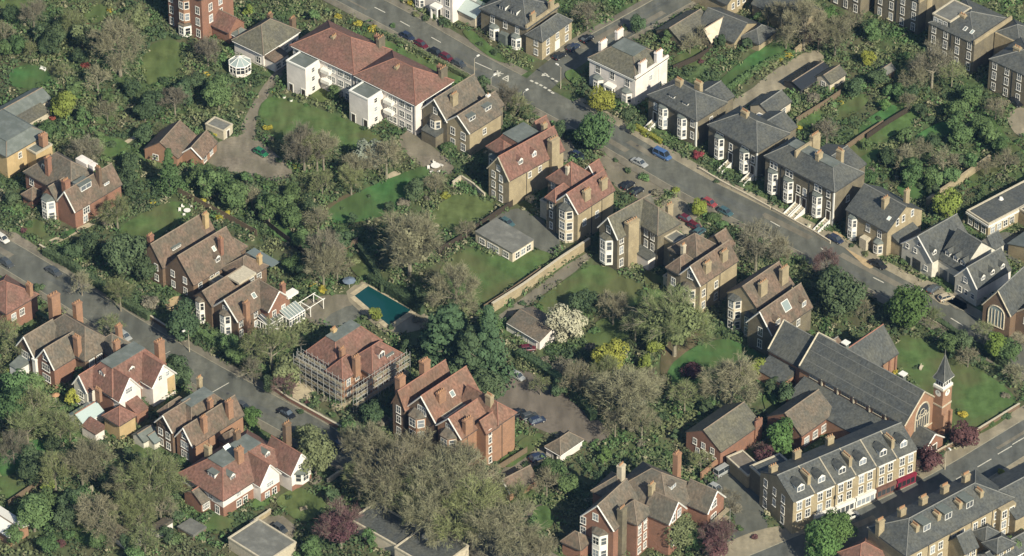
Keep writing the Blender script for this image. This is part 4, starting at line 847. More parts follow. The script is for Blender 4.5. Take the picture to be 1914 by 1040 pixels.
# --- left road, upper side
h = House('villa','tan rendered house with grey leaded roof at the left edge', z('01',48,128), 6.2, wall='tan', roof='lead', ang=42); h.blk(-14,0,0,12,6.2,'hip',2.0,inset=2.5); h.chim(2.4,9.2,9.8,1.4,1.6,m='brick_orange'); h.wins('R',0,[4.0],[3.8],.9,1.3); h.blk(.05,3.2,6,11,5.0,'flat',wall='tan',rf='lead'); lm('tan house at the left edge',(25,265))
h = House('brick_house','brown-tiled brick house with rounded white bay and tall red chimney stacks', z('01',556,515), 5.8, wall='brick_red', roof='tile_grey', ang=42)
m_=h.blk(-18.4,-3.4,2.2,12.2,5.8,'hip',5.0); w_=h.blk(-5.6,0,0,14.2,5.2,'gv',3.8,rf='tile_brown',verge='white'); h.blk(-9.6,-5.6,-.5,4,5.6,'gv',2.6,rf='tile_grey')
h.chim(-12.2,3.8,13.2,1.1,1.2,pots=4); h.chim(-3.4,.9,12.6,1.3,1.5,m='brick_red',pots=4); h.chim(-1.4,9.0,12.8,1.2,.8,m='brick_brown',pots=4)
h.dormer(m_,-14.0,4.0,'F',1.4,1.1,1.8,'gable'); h.dormer(w_,-1.6,5.2,'R',3.2,1.4,2.6,'flat',rf='lead'); h.dormer(w_,-.7,10.6,'R',1.6,.7,1.2,'flat'); h.wins('R',0,[3.4],[2.7],1.8,1.5,3); h.band('flat_box',-10.4,-6.8,10.4,12.4,7.9,9.0,'stucco'); h.band('flat_box',-6.4,-5.0,10.6,12.2,7.9,9.1,'stucco')
h.bay('F',-.5,-7.6,3.6,1.7,2,2.7,'white',rf='lead',sill=.6,wh=1.6); h.wins('F',2.2,[-16.4],[3.2],1.2,1.5); h.blk(-15.8,-12.8,-1.2,2.2,2.6,'hip',1.8,rf='tile_brown'); h.wins('R',0,[3.0],[.6],1.2,1.5); lm('brown house with the rounded bay',(120,350))
h = House('brick_house','large brown-tiled house with twin ridges and small red chimneys by the big evergreen', z('h',352,565), 4.9, wall='brick_brown', roof='tile_brown', ang=42.5)
b=h.blk(-8.8,0,0,14.5,4.9,'gv',5.2); b2=h.blk(-15.2,-8.8,-.8,15.6,5.6,'gv',4.4); h.blk(0.05,6.5,9.0,16,4.2,'hip',3.0); h.blk(-8,-2,14.55,18,4.2,'hip',2.4,rf='tile_brown')
h.chim(-14.4,1.2,11.6,1.0,1.2,m='brick_red'); h.chim(-1.6,10.2,12.2,.9,.9,m='brick_red'); h.chim(-10.4,14.2,12.4,.9,1.2,m='tan'); h.chim(5.6,14.8,8.6,.8,1.0,m='tan')
for y in (2.0,5.6,7.2,10.6): h.wins('R',0,[y],[2.9],1.0,1.1,1)
h.wins('F',0,[-6.4,-2.6],[1,3.8],1.0,1.4); h.wins('F',-.8,[-13.4,-10.8],[1.0,3.8],1.0,1.4); h.skylight(b,-2.6,9.0,.9,1.2); h.dormer(b,-.8,8.4,'R',1.3,1.1,1.6,'gable'); h.blk(.05,3.4,4.6,7.4,3.2,'flat',rf='lead',wall='stone'); h.dormer(b2,-9.8,4.6,'R',2.6,.5,1.6,'flat',rf='lead'); h.wins('R',6.5,[11.4,13.6],[2.2],1.2,1.3); h.part('glass_canopy',MB().box(-2,6,18.1,20.6,2.4,2.55),'pale_glass'); lm('twin-ridged brown house',(380,470))
h = House('brick_house','brick house with brown roofs, half-timbered gable and white glazed conservatory', z('h',712,862), 5.4, wall='brick_brown', roof='tile_brown', ang=42.5)
b=h.blk(-7.4,0,0,10.4,5.4,'gv',3.7,verge='white'); h.blk(-12.6,-7.4,-.6,11,6.0,'gv',2.4); h.blk(-4,2.4,7.0,13.4,5.4,'gu',3.4,verge='white',wall='brick_red'); h.band('flat_roof',-10.2,-6.2,6.8,12.0,8.0,8.5,'stone')
h.chim(.35,2.4,10.4,1.0,1.2,z0=0,m='brick_orange',pots=3); h.bay('F',0,-3.6,3.0,1.2,2,2.8,'white',rf='tile_grey'); h.wins('F',0,[-3.7],[6.0],1.4,1.2,3); h.bay('F',-.6,-10.8,2.4,.9,2,2.9,'white',rf='tile_grey'); h.wins('R',0,[.9,5.4],[.9,3.4],1.0,1.4); h.skylight(b,-1.8,6.8,1.1,1.3); h.wins('R',2.4,[8.6,11.4],[2.9],1.0,1.5); h.chim(1.2,12.6,10.2,.9,1.0,m='brick_red')
h.band('flat_box',1.2,3.0,12.4,15.6,5.6,6.2,'white')
def glazed(h,x0,x1,y0,y1,hh,roof='pale_glass'):
    o=h.part('conservatory',MB().box(x0,x1,y0,y1,0,.7),'white'); fr=MB(); FOOT.append([h.W(x0,y0),h.W(x1,y0),h.W(x1,y1),h.W(x0,y1)])
    n=int((y1-y0)/.75)
    for i in range(n+1): y=y0+(y1-y0)*i/n; fr.bar((x1,y,.7),(x1,y,hh),.11); fr.bar((x1,y,hh),(x0,y,hh+1.0),.07)
    m=int((x1-x0)/.75)
    for i in range(m+1): x=x0+(x1-x0)*i/m; fr.bar((x,y0,.7),(x,y0,hh),.11)
    fr.bar((x1,y0,hh),(x1,y1,hh),.15); fr.bar((x0,y0,hh),(x1,y0,hh),.15); fr.bar((x1,y0,1.9),(x1,y1,1.9),.08)
    h.part('frame',fr,'white',o); h.part('pane',MB().box(x0+.05,x1-.06,y0+.06,y1-.06,.71,hh-.05),'glass',o)
    h.part('glazed_roof',MB().add([(x1,y0,hh+.02),(x1,y1,hh+.02),(x0,y1,hh+1.0),(x0,y0,hh+1.0)],[(0,1,2,3)]),roof,o)
glazed(h,.3,3.6,5.6,10.0,2.6,'glass'); glazed(h,2.45,5.4,10.2,15.0,2.6); o=MB()
for y in (16.5,20.5): o.bar((2.6,y,0),(2.6,y,2.5),.12); o.bar((5.6,y,0),(5.6,y,2.5),.12); o.bar((2.4,y,2.5),(5.8,y,2.5),.14)
o.bar((2.6,15.4,2.6),(2.6,21,2.6),.09); o.bar((5.6,15.4,2.6),(5.6,21,2.6),.09); h.part('pergola',o,'white'); lm('house with the white conservatory',(475,560))
# scaffolded house
h = House('brick_house','orange brick house with red hipped roofs wrapped in scaffolding', z('m',560,655), 6.0, wall='brick_orange', roof='tile_red', ang=42.5)
h.blk(-12.4,-3.6,1.4,15,6.0,'hip',4.2,inset=3.4); h.blk(-4.6,0,-.4,6,6.0,'hip',3.4); b=h.blk(-3.6,3.2,5.4,14.6,6.0,'hip',3.8); h.chim(-9.2,6.6,12.4,.9,1.0,m='tan'); h.chim(.5,3.4,11.8,1.0,1.5,m='brick_orange'); h.chim(-3.4,3.2,12.0,.8,1.2); h.dormer(b,2.0,9.6,'R',1.7,1.4,2.2,'gable'); h.dormer(b,2.6,11.6,'R',2.0,.6,1.0,'flat',rf='lead'); h.skylight(0,-5.6,11.5,1.0,2.0)
h.wins('F',-.4,[-2.2],[1.0,3.8],1.1,1.5); h.wins('F',1.4,[-10.4,-8.0,-6.0],[1.0,3.8],1.0,1.5); h.wins('R',3.2,[7.4,11.8],[1.0,3.9],1.2,1.5); h.wins('R',0,[1.4,4.0],[1.0,3.8],1.0,1.5); lm('scaffolded house',(645,670))
SH=h
def scaffold(h):
    e=thing('scaffolding','tube scaffolding with pale board lifts around the orange brick house','scaffolding',h.o,-h.a)
    pl=lambda a,b,n: cached((n,round((Vector(b)-Vector(a)).length,1)),lambda: None)
    def pole(x,y,zt): link('pole',cached(('pole',zt),lambda: MB().cyl(0,0,.06,0,zt,6).mesh('pole','steel')),e,(x,y,0))
    def run(axis,c,a,b):
        n=max(1,int(abs(b-a)/1.6)); zs=(2.0,4.0,5.8)
        for i in range(n+1):
            t=a+(b-a)*i/n
            for off in (0,1.0):
                x,y=((t,c-off) if axis=='F' else (c+off,t)); pole(x,y,7.4)
        L=abs(b-a); m=(a+b)/2
        for zz in zs:
            for k in range(3):
                off=.14+.30*k; l=(m,c-off,zz) if axis=='F' else (c+off,m,zz)
                link('plank',cached(('plank',round(L,1)),lambda: MB().box(-L/2,L/2,-.1,.1,0,.06).mesh('plank','plank')),e,l,0 if axis=='F' else R(90))
            for off in (0,1.0):
                for dz in (-.06,1.0):
                    l=(m,c-off,zz+dz) if axis=='F' else (c+off,m,zz+dz); link('ledger',cached(('led',round(L,1)),lambda: MB().bar((-L/2,0,0),(L/2,0,0),.05,n=6).mesh('ledger','steel')),e,l,0 if axis=='F' else R(90))
    run('F',-1.0,-12.9,1.2); run('R',3.9,-1.2,15.2); run('F',.8,-13.4,-5.2)
scaffold(h)
# tall orange house
# mansion
h = House('brick_house','tall orange brick mansion with four orange-tiled ridges and big chimneys', z('l',603,735), 9.6, wall='brick_orange', roof='tile_orange', ang=42.5)
h.ch=.3; r3=h.blk(-6.6,0,0,8.4,9.6,'gv',3.4,verge='white'); r2=h.blk(-15.4,-7.6,.4,13.8,9.6,'gv',4.6,verge='white',wall='brick_brown'); r1=h.blk(-18.8,-15.4,-.8,13.4,9.6,'gv',3.6,wall='brick_brown'); h.blk(-7.6,-6.6,2.2,11,9.6,'flat',rf='lead',wall='brick_brown'); r4=h.blk(-4,2.6,8.4,13.6,9.6,'hip',3.0); h.blk(-.6,2.6,4.7,8.4,9.6,'gv',2.2)
h.blk(-8.0,-1,8.4,13,9.6,'gu',3.4); h.chim(-18.2,1.0,16.0,1.4,1.8,pots=4); h.chim(-17.8,8.0,16.4,1.5,1.9,pots=4); h.chim(-9.6,4.2,14.6,1.0,2.0,pots=4); h.chim(-.2,2.2,13.6,1.0,2.2,pots=4); h.chim(-1.4,10.2,14.6,1.5,1.1,m='stock',pots=4)
h.bay('F',.4,-12.6,4.4,1.8,3,3.0,'brick_orange',rf='tile_grey',roofh=1.2); h.bay('F',0,-3.2,4.4,1.8,3,3.0,'brick_orange',rf='tile_grey',roofh=1.2); h.wins('F',.4,[-11.5],[9.6],2.2,1.8,4); h.wins('F',0,[-3.2],[9.4],2.0,1.8,4); h.wins('F',-.8,[-17.1],[2,5,7.6],1.1,1.6)
h.wins('R',2.6,[6.0,],[1,3.6,6.2,8.2],.8,1.4,1); h.wins('F',4.9,[1.4],[3.4,5.8,8.0],.7,1.3,1); h.pipe('R',0,1.8,9.2); h.pipe('R',2.6,9.6,9.2); h.skylight(r2,-9.4,7.4,1.2,1.4); lm('tall orange brick mansion',(850,790))
# red brick house at the bottom
h = House('brick_house','large red brick house with brown roofs, white gables and tower bay at the bottom edge', z('j',450,775), 9.0, L=z('j',150,640), wall='brick_red', roof='tile_grey'); lu=h.lu
a_=h.blk(-lu,0,0,10,9.0,'gv',4.4,verge='white'); h.blk(-2.4,3.0,4.0,9.5,9.0,'hip',3.2); m_=h.blk(-7,7.4,9.0,21,9.0,'hip',5.4); h.blk(2.0,8.0,8.2,14,9.0,'gu',3.4,verge='white'); h.blk(6,12.2,16,22,8.6,'gu',3.4,verge='white'); h.blk(-lu-3,-lu+4,8,15,8.6,'hip',3.4)
h.chim(.3,2.6,14.2,1.3,1.7,z0=0,m='stock_grey',pots=4); h.chim(1.8,11.0,15.6,.9,1.3,m='stock',pots=3); h.chim(-6.4,12.0,16,1.2,1.4,m='stone',pots=4); h.chim(1.0,21.4,16.4,1.2,1.4,m='brick_orange',pots=3); h.dormer(m_,4.4,15,'R',1.8,1.0,1.8,'flat')
h.bay('F',0,-3.2,3.8,1.5,2,3.3,'white',rf='tile_grey',z0=.4); h.wins('F',0,[-7.4],[1,4.4,7.0],1.2,1.6); h.wins('F',0,[-4.4],[9.3],1.2,1.5); h.wins('R',3.0,[5.0,7.0],[.9,3.4,5.8,7.8],.95,1.4); h.wins('R',8.0,[9.8,11.8],[2.0,5.4,8.4],1.2,1.7); h.wins('R',12.2,[18.2],[2,5,8.4],1.8,1.6,3); h.pipe('R',0,3.7,8.6); h.blk(8.05,10.4,13,15.6,3.4,'hip',1.6,rf='tile_brown'); h.blk(-lu-2.4,-lu+2,-3.6,0,3.4,'hip',2.4,rf='tile_brown'); lm('bottom red brick house',(1200,940))
e=MB(); sc=h
e=thing('scaffolding','pale timber scaffold at the right end of the large red brick house','scaffolding',h.o,-h.a)
for i in range(4):
    for off in (12.8,14.0): link('pole',cached(('pole',6.4),lambda: MB().cyl(0,0,.05,0,6.4,6).mesh('pole','steel')),e,(off,14.5+i*2.4,0))
for zz in (2.0,4.0,6.0):
    for k in range(4): link('plank',cached('plank78',lambda: MB().box(-3.9,3.9,-.1,.1,0,.06).mesh('plank','plank')),e,(12.95+.28*k,18.1,zz),R(90))

# --- left road, lower side
h = House('brick_house','red-roofed brick house at the left edge below the road', z('02',45,250), 6.0, wall='brick_red', roof='tile_red', ang=43); h.blk(-10,0,0,9,5.6,'hip',3.6); h.wins('R',0,[2.0,4.4],[2.8],1.2,1.5,3); h.chim(-.6,7.5,10.4,1.2,.9,m='brick_orange'); lm('red-roofed house at the left edge',(15,560))
h = House('brick_house','brick house with grey-brown roofs, white bargeboards and orange chimneys by the left road', z('02',402,668), 5.8, wall='brick_brown', roof='tile_grey', ang=43)
m_=h.blk(-11.8,3.0,6.2,14.5,5.8,'hip',4.6); h.blk(-11.6,-6.4,0,8,5.8,'gv',3.6,verge='white'); b=h.blk(-5.2,0,0,8,5.8,'gv',3.6,verge='white',wall='brick_red'); h.blk(0.05,5.6,11.5,17,5.4,'hip',3.0,wall='brick_red'); h.chim(-13.2,12.4,13.0,1.4,2.4,z0=0,m='brick_orange'); h.chim(.6,6.4,12.2,1.4,1.1,m='brick_orange'); h.chim(3.4,15.8,11.4,1.0,1.2,m='brick_orange'); h.chim(-8,14.4,12.4,1.2,1.8,m='brick_orange')
h.wins('F',0,[-9.0,-2.6],[1,3.8],2.2,1.5,4); h.wins('R',3.0,[8.0,10.2],[.9,3.6],1.4,1.5,3); h.wins('F',0,[-2.6],[6.6],1.2,1.2); h.blk(-6.3,-5.3,-.6,3,5,'flat',rf='lead',wall='white'); h.blk(-10.8,-8.2,-3.2,0,2.6,'sy',1.0,rf='lead',wall='white'); lm('white-bargeboarded house',(110,620))
h = House('brick_house','house with plum-red tiled roof, lead flat top and two white-edged side gables', z('k',428,565), 5.6, wall='brick_red', roof='tile_red', ang=43)
m_=h.blk(-11.0,-2.0,0,15.0,5.6,'hip',4.4,inset=3.2); h.blk(-4.5,0,0.2,6.2,5.6,'gu',4.2,verge='white',wall='stucco'); h.blk(-4,1.6,8.2,14.6,5.6,'gu',3.9,verge='white',wall='stucco'); h.blk(-11.6,-7.6,-2.2,3.0,5.4,'gv',3.0,wall='pale_render',verge='white'); h.dormer(m_,-6.6,1.4,'F',1.5,1.2,1.8,'gable')
h.chim(-9.6,8.6,12.8,.9,1.4,m='brick_orange'); h.chim(-3.4,15.2,12.4,1.4,1.8,m='brick_orange'); h.wins('R',0,[2.9],[3.0,6.1],1.7,1.2,3); h.wins('R',1.6,[10.4,12.6],[6.0],.9,1.1,2); h.band('cladding',1.602,1.66,12.4,14.5,.8,5.2,'tan')
x_,y_=h.loc(z('k',430,805),4.2); h.blk(x_-4.6,x_,y_,0.05 if y_<-.5 else 1,4.2,'hip',2.4,wall='tan',rf='tile_red') if y_<-2 else h.blk(-2.6,2.2,-6.0,0,4.2,'hip',2.4,wall='tan',rf='tile_red')
h.chim(-3.6,-2.4,9.4,1.4,.7,m='brick_orange'); h.blk(-7.0,-2.7,-8.0,-2.3,2.6,'gv',1.3,wall='white',rf='pale_glass'); h.blk(-2.4,1.8,-8.6,-6.1,2.4,'sy',1.0,rf='tile_red',wall='stucco'); h.blk(.05,3.4,1.8,5,2.6,'sx',1.4,wall='brick_red'); h.dormer(m_,-3.4,7.0,'R',1.6,.9,1.0,'gable'); h.wins('F',-2.2,[-9.6],[2.9,.6],1.6,1.3,3); h.wins('R',2.2,[-3.6],[1],1,1.4); lm('plum-roofed house',(235,710))
h = House('brick_house','half-timbered brick house with brown roof and green flat top between its gables', z('k',1142,1000), 5.4, wall='brick_orange', roof='tile_brown', ang=43)
b=h.blk(-4.8,0,0,14.6,5.4,'gv',3.3,verge='white',rf='tile_brown'); h.blk(-10.4,-5.6,-.4,7,6.4,'gv',2.8,verge='white',wall='brick_brown'); m_=h.blk(-10.6,-4.4,4,13.6,6.4,'hip',2.6,inset=2.0); h.blk(-13.2,-10.4,3,9,5.4,'hip',2.2)
h.chim(-.8,4.2,11.4,1.0,1.2); h.chim(-.6,11.4,11.6,1.0,1.4,m='brick_orange'); h.chim(-3.8,9.0,11.4,.9,1.0); h.chim(-11.2,13,11.2,.8,1.0,m='stock')
h.wins('F',0,[-2.4],[.9,3.4],2.0,1.5,4); h.wins('F',0,[-2.4],[6.0],1.1,1.1); h.wins('F',-.4,[-9.2,-7.0],[.9,3.6],1.1,1.5); tm=MB()
for x in (-9.6,-8.6,-7.4,-6.4): tm.box(x-.09,x+.09,-.46,-.402,5.6,6.6)
tm.box(-10.2,-5.8,-.47,-.403,5.4,5.6).box(-10.2,-5.8,-.47,-.404,6.5,6.7); h.part('timber_frame',tm,'dark_timber'); h.blk(.05,3.4,7.4,11.4,3.0,'hip',1.8,rf='tile_brown'); h.pipe('R',0,4.6,5); h.blk(-14.6,-11.4,-3.4,.6,2.2,'gv',1.0,wall='pale_render',rf='lead'); lm('half-timbered house',(365,785))
h = House('brick_house','red-tiled house with white-rendered upper storey, lead flat top and corner bay', z('g',450,800), 4.8, L=z('g',45,548), wall='brick_red', roof='tile_red'); lu=h.lu
m_=h.blk(-lu,0,0,19,4.8,'hip',3.8,inset=4.6,oh=.5); h.band('render_band',-lu-.03,.03,-.03,8.6,2.6,4.65,'stucco')
g1=h.blk(-4,2.2,8.6,14,4.8,'gu',3.7,verge='white',wall='stucco'); h.blk(-4,4.4,15.4,21,4.8,'gu',3.7,verge='white',wall='stucco'); h.bay('R',4.4,18.2,4.0,1.3,1,2.6,'white',rf='lead',z0=1.6); h.band('plinth',2.203,2.24,8.6,14,0,2.4,'brick_red'); h.band('plinth',4.403,4.44,15.4,21,0,1.5,'brick_red')
h.dormer(m_,-5.2,1.9,'F',2.0,1.3,2.6,'flat',m='white',rf='lead'); h.dormer(m_,-1.7,4.6,'R',1.3,1.2,2,'gable',rf='lead'); h.dormer(m_,-1.7,14.6,'R',1.3,1.2,2,'gable',rf='lead'); h.chim(-3.6,8.4,12.6,1.2,1.6,m='brick_orange'); h.chim(-8.6,12.6,12,1.0,1.3,m='brick_brown'); h.chim(-2.2,20.8,12.8,1.0,1.6,m='brick_brown'); h.chim(-10.4,6,11,1.4,1.0,m='stock')
h.wins('R',2.2,[11.3],[3.0],1.8,1.0,3); h.wins('R',2.2,[10.4,12.4],[.3],1.2,1.5); h.wins('R',4.4,[18.2],[5.0],1.6,1.0,3); h.wins('R',0,[4.4],[3.2],1.2,.9,3); h.wins('R',0,[4.4,6.2],[.6],1.2,1.4); h.wins('F',0,[-10.6,-7.6,-3.6],[3.3],1.1,1.0); h.wins('F',0,[-4.6,-1.8],[.3],1.1,1.8); h.skylight(0,-7.6,9,1.6,1.8)
x_,y_=h.loc(z('g',240,835),2.8); h.blk(x_-5,x_,y_,y_+7.5,2.8,'gv',1.8,rf='tile_grey',wall='brick_red'); h.wins('R',x_,[y_+1.2,y_+4.2],[.7],1.6,1.3,4); lm('white-storeyed red house',(450,880))

# --- small buildings
h = House('garage_block','low grey-roofed garage block with windows between the lawns', (958,472), 2.9, L=(889,434), wall='stucco', roof='felt', cat='garage'); lu=h.lu; h.blk(-lu,0,0,6.8,2.7,'sx',.35,wall='cream',rf='felt'); h.wins('R',0,[1.6,3.4,5.2],[.7],1.3,1.4,2); h.wins('F',0,[-lu+2,-lu+4.5,-5,-2],[.7],1.6,1.3,3); lm('flat-roofed garage block',(945,450))
h = House('garage_block','row of brown-roofed garages with white doors beside the white blossom tree', z('22',195,470), 2.4, L=z('22',-40,330), wall='stucco', roof='tile_grey', cat='garage'); lu=h.lu; h.blk(-lu,0,0,7.6,2.4,'gu',1.4,rf='tile_grey'); 
for x in (-2.2,-5.4,-8.6): h.door('F',0,x,2.4,2.0,'white')
lm('brown-roofed garages',(980,605))
h = House('garage','square garage with brown pyramid roof and white wall beside the car park', (1047,850), 2.2, L=(1021,835), wall='stucco', roof='tile_grey', cat='garage'); lu=h.lu; h.blk(-lu,0,0,6.8,2.2,'hip',2.2,oh=.3); h.door('F',0,-1.4,1.0,1.9); lm('pyramid-roofed garage',(1060,825))
h = House('garage','small orange brick garage with brown gabled roof and white end window', (953,921), 2.5, L=(931,904), wall='brick_orange', roof='tile_brown', cat='garage'); lu=h.lu; h.blk(-4.4,0,0,7.2,2.5,'gv',2.0,oh=.25,verge='white'); h.wins('F',0,[-2.2],[.8],2.2,1.3,4); lm('small orange brick garage',(960,900))
h = House('bungalow','low red-brown roofed bungalow beside the gravel yard', z('01',1320,140), 2.7, L=z('01',1118,85), wall='brick_orange', roof='tile_brown', cat='house'); h.blk(-8.4,0,0,9.4,2.7,'gv',3.0,oh=.3); h.blk(.05,5.0,2.4,9.6,2.6,'gv',2.2,oh=.3,verge='white'); h.wins('F',0,[-5.6,-2.4],[.7],1.3,1.2); h.wins('R',5,[4,7],[.7],1.2,1.2); lm('low red-brown bungalow',(330,262))
h = House('shed','small stone shed with grey roof above the gravel drive', z('00',1665,985), 2.3, L=z('00',1545,935), wall='stone', roof='tile_grey', cat='shed'); h.blk(-5.2,0,0,3.4,2.3,'flat',rf='felt',wall='stone'); h.door('R',0,1.6,.9,1.9)
h = House('greenhouse','long pale glasshouse with lean-to slope at the left edge', z('00',60,905), 2.4, ang=43, wall='stone', roof='pale_glass', cat='greenhouse'); h.blk(-5.5,0,0,13,2.4,'gv',1.4,rf='lead',wall='stone'); h.blk(0.05,3.2,-.5,10,1.6,'sx',.9,rf='slate_olive',wall='stone'); lm('long glasshouse',(35,190))
h = House('garage_block','grey flat-roofed garages at the bottom edge below the lawn', (498,1052), 2.8, ang=43, wall='stone', roof='felt', cat='garage'); h.blk(-11,0,0,8.4,2.8,'flat',rf='felt',wall='stone'); lm('grey flat-roofed garages',(485,1015))
h = House('hall','grey flat-roofed hall cut by the bottom edge under the bare trees', (838,1050), 3.4, ang=41, wall='cream', roof='lead', cat='hall'); h.blk(-11,0,-4,6.2,3.4,'flat',rf='slate',wall='cream'); h.blk(-24,-11.1,-3,4.4,3.0,'flat',rf='slate',wall='cream'); h.band('roof_box',-9,-7.2,2,3.0,3.53,4.2,'cream'); lm('flat-roofed hall',(780,1020))
h = House('shed','white-roofed shed in the bottom left corner', (18,1004), 2.6, ang=43, wall='brick_orange', roof='white', cat='shed'); h.blk(-9,0,0,5,2.6,'gu',.8,rf='white')
h = House('shed','low white-ended outbuilding behind bare trees at bottom left', z('03',1180,850), 2.0, ang=43, wall='stucco', roof='tile_grey', cat='shed'); h.blk(-2.2,0,0,4.0,2.0,'sxm',.6,rf='tile_grey')
h = House('shed','small white-walled shed in the trees at the bottom left', z('03',965,955), 1.9, ang=43, wall='stucco', roof='tile_brown', cat='shed'); h.blk(-5,0,0,3.2,1.9,'gu',1.4,rf='tile_brown')
h = House('shed','small flat-topped store on the drive below the red-tiled house', z('03',1440,890), 1.3, ang=43, wall='timber', roof='felt', cat='shed'); h.blk(-4.6,0,0,3.6,1.3,'sxm',.4,rf='felt',wall='timber')
h = House('greenhouse','small green-roofed greenhouse in front of the half-timbered house', z('03',1150,190), 2.0, ang=43, wall='white', roof='pale_glass', cat='greenhouse'); h.blk(-3.4,0,0,3.6,2.0,'gv',.9,wall='pale_render',rf='pale_glass')

# --- shops
h = House('shop_terrace','yellow brick shop terrace with six white dormers and painted shopfronts', z('33',195,632), 8.6, ang=55, wall='stock', roof='slate', cat='shops')
q=at(z('33',1080,252),8.6)-h.o; lv=q.length; a2=math.atan2(q.x,q.y); h.e.rotation_euler=(0,0,-a2); h.a=a2; h.u=Vector((math.cos(a2),-math.sin(a2),0)); h.v=Vector((math.sin(a2),math.cos(a2),0))
b=h.blk(-11.4,0,0,lv,8.6,'gv',3.0,oh=.2); n=6; bw=lv/n
for i in range(n):
    y=bw*i
    h.dormer(b,-1.3,y+bw*.52,'R',1.8,1.35,2.6,'gable',rf='slate',rr=.75)
    h.wins('R',0,[y+bw*.3,y+bw*.72],[3.2,6.0],1.15,1.8,2,'white'); h.pipe('R',0,y+.2,8.2) if i in (2,4) else None
    if i in (1,3,5): h.chim(-3.0,y-.1 if i<5 else y+bw*.05,13.2,2.6,.8,m='stock',pots=5)
    h.band('cornice',.002,.3,y+.5,y+bw-.3,8.2,8.45,'white')
[h.part('party_wall',MB().bar((.2,bw*i_,8.75),(-5.7,bw*i_,11.9),.14),'stone') for i_ in (1,2,3,4,5)]; h.chim(-8.5,1.0,13.2,1.0,1.6,m='stock',pots=3); h.chim(-10.4,bw*3.2,12.6,.9,1.6,m='stock'); h.chim(-10.4,bw*1.6,12.6,.9,1.6,m='stock')
for i,m in ((1,'white'),(2,'white'),(3,'white'),(4,'shop_brown'),(5,'shop_red')):
    y0,y1=bw*i+.15,bw*(i+1)-.1
    o=h.band('shopfront',.002,.5,y0,y1,0,2.75,m); h.part('fascia',MB().box(.502,.75,y0,y1,2.1,2.9),m,o); 
    gl=MB(); k=4
    for j in range(k): gl.box(.502,.53,y0+.35+(y1-y0-.5)*j/k,y0+.35+(y1-y0-.5)*(j+.82)/k,.55,2.0)
    h.part('pane',gl,'glass',o)
h.wins('F',0,[-9.5,-3.4],[.8,3.4,6.2],1.0,1.7,2); h.wins('F',0,[-6.4],[3.4,6.2],.9,1.6); h.blk(-17,-11.45,1.5,9,5.6,'flat',wall='stock_grey',rf='slate'); h.blk(-15,-11.45,12,22,4.0,'flat',wall='stock_grey',rf='slate'); h.blk(-24.5,-17.05,1.0,5,3.2,'flat',wall='stock',rf='brown_yard'); h.skylight(2,-13,15,1.6,1.8); lm('shop terrace',(1560,890))
h = House('terraced_house','yellow brick terrace seen from behind with slate roof and rear extensions at bottom right', z('f',350,1034), 8.6, ang=52, wall='stock', roof='slate')
q=at(z('f',1592,362),8.6)-h.o; lv=q.length; a2=math.atan2(q.x,q.y); h.e.rotation_euler=(0,0,-a2); h.a=a2; h.u=Vector((math.cos(a2),-math.sin(a2),0)); h.v=Vector((math.sin(a2),math.cos(a2),0))
b=h.blk(-11.2,0,0,lv,8.6,'hip',3.2,oh=.25); n=5; bw=lv/n
for i in range(n):
    h.chim(-8.4,bw*i+.4,13.6,1.1,1.5,m='stock',pots=5)
    if i>0: h.chim(-3.4,bw*i-.5,13.0,1.6,.9,m='stock',pots=5)
    if i in (1,2,3): h.dormer(b,-2.2,bw*i+1.6,'R',1.9,1.6,3,'flat',m='stone',rf='lead')
    h.wins('R',0,[bw*i+1.4,bw*i+3.6],[2.6,5.6],1.1,1.7)
    h.pipe('R',0,bw*i+.2,8.2)
h.blk(.05,4.6,bw*2.0,bw*2.0+3.6,6.4,'gv',2.6); h.blk(.05,4.0,bw*3.1,bw*3.1+4.2,5.2,'hip',1.8); h.blk(4.1,8,bw*3.0,bw*3.0+4.8,5.4,'hip',1.6); h.wins('R',4.6,[bw*2+1.0,bw*2+2.6],[1.4,4.2],.9,1.4); h.wins('R',8.0,[bw*3+1.2,bw*3+3.2],[1.0,3.4],1.0,1.4); h.blk(.05,3.2,bw*1.0,bw*1.0+3.6,3.2,'hip',1.4,rf='slate_olive'); h.band('bay_stack',.05,1.4,lv-4.6,lv-.4,0,8.4,'stock'); h.wins('R',1.4,[lv-3.6,lv-1.6],[1,3.6,6.2],1.2,1.7); lm('rear terrace at bottom right',(1800,970))
h = House('terraced_house','slate-roofed terrace end with rooflight at the right edge below the street', (1912,962), 6.4, ang=52, wall='stock', roof='slate'); h.blk(-12,0,-2,12,6.4,'gv',3.0); h.skylight(0,-2,4,.9,1.2); lm('terrace end at the right edge',(1890,910))
h = House('house','small red-roofed house cut by the bottom edge below the round street trees', (1606,1062), 4.6, ang=52, wall='stock', roof='tile_red', cat='house'); h.blk(-6,0,0,7,4.6,'hip',2.8,rf='tile_red'); h.blk(-3,3,7.2,13,3.6,'flat',rf='cream',wall='cream')
h = House('extension','white rear extension with slate roof in the bottom right corner', (1912,1030), 3.2, ang=52, wall='stucco', roof='slate', cat='extension'); h.blk(-5,0,-8,4,3.2,'gv',1.8,rf='slate'); h.wins('R',0,[-6,-4,-2,0],[.6],1.0,1.8)

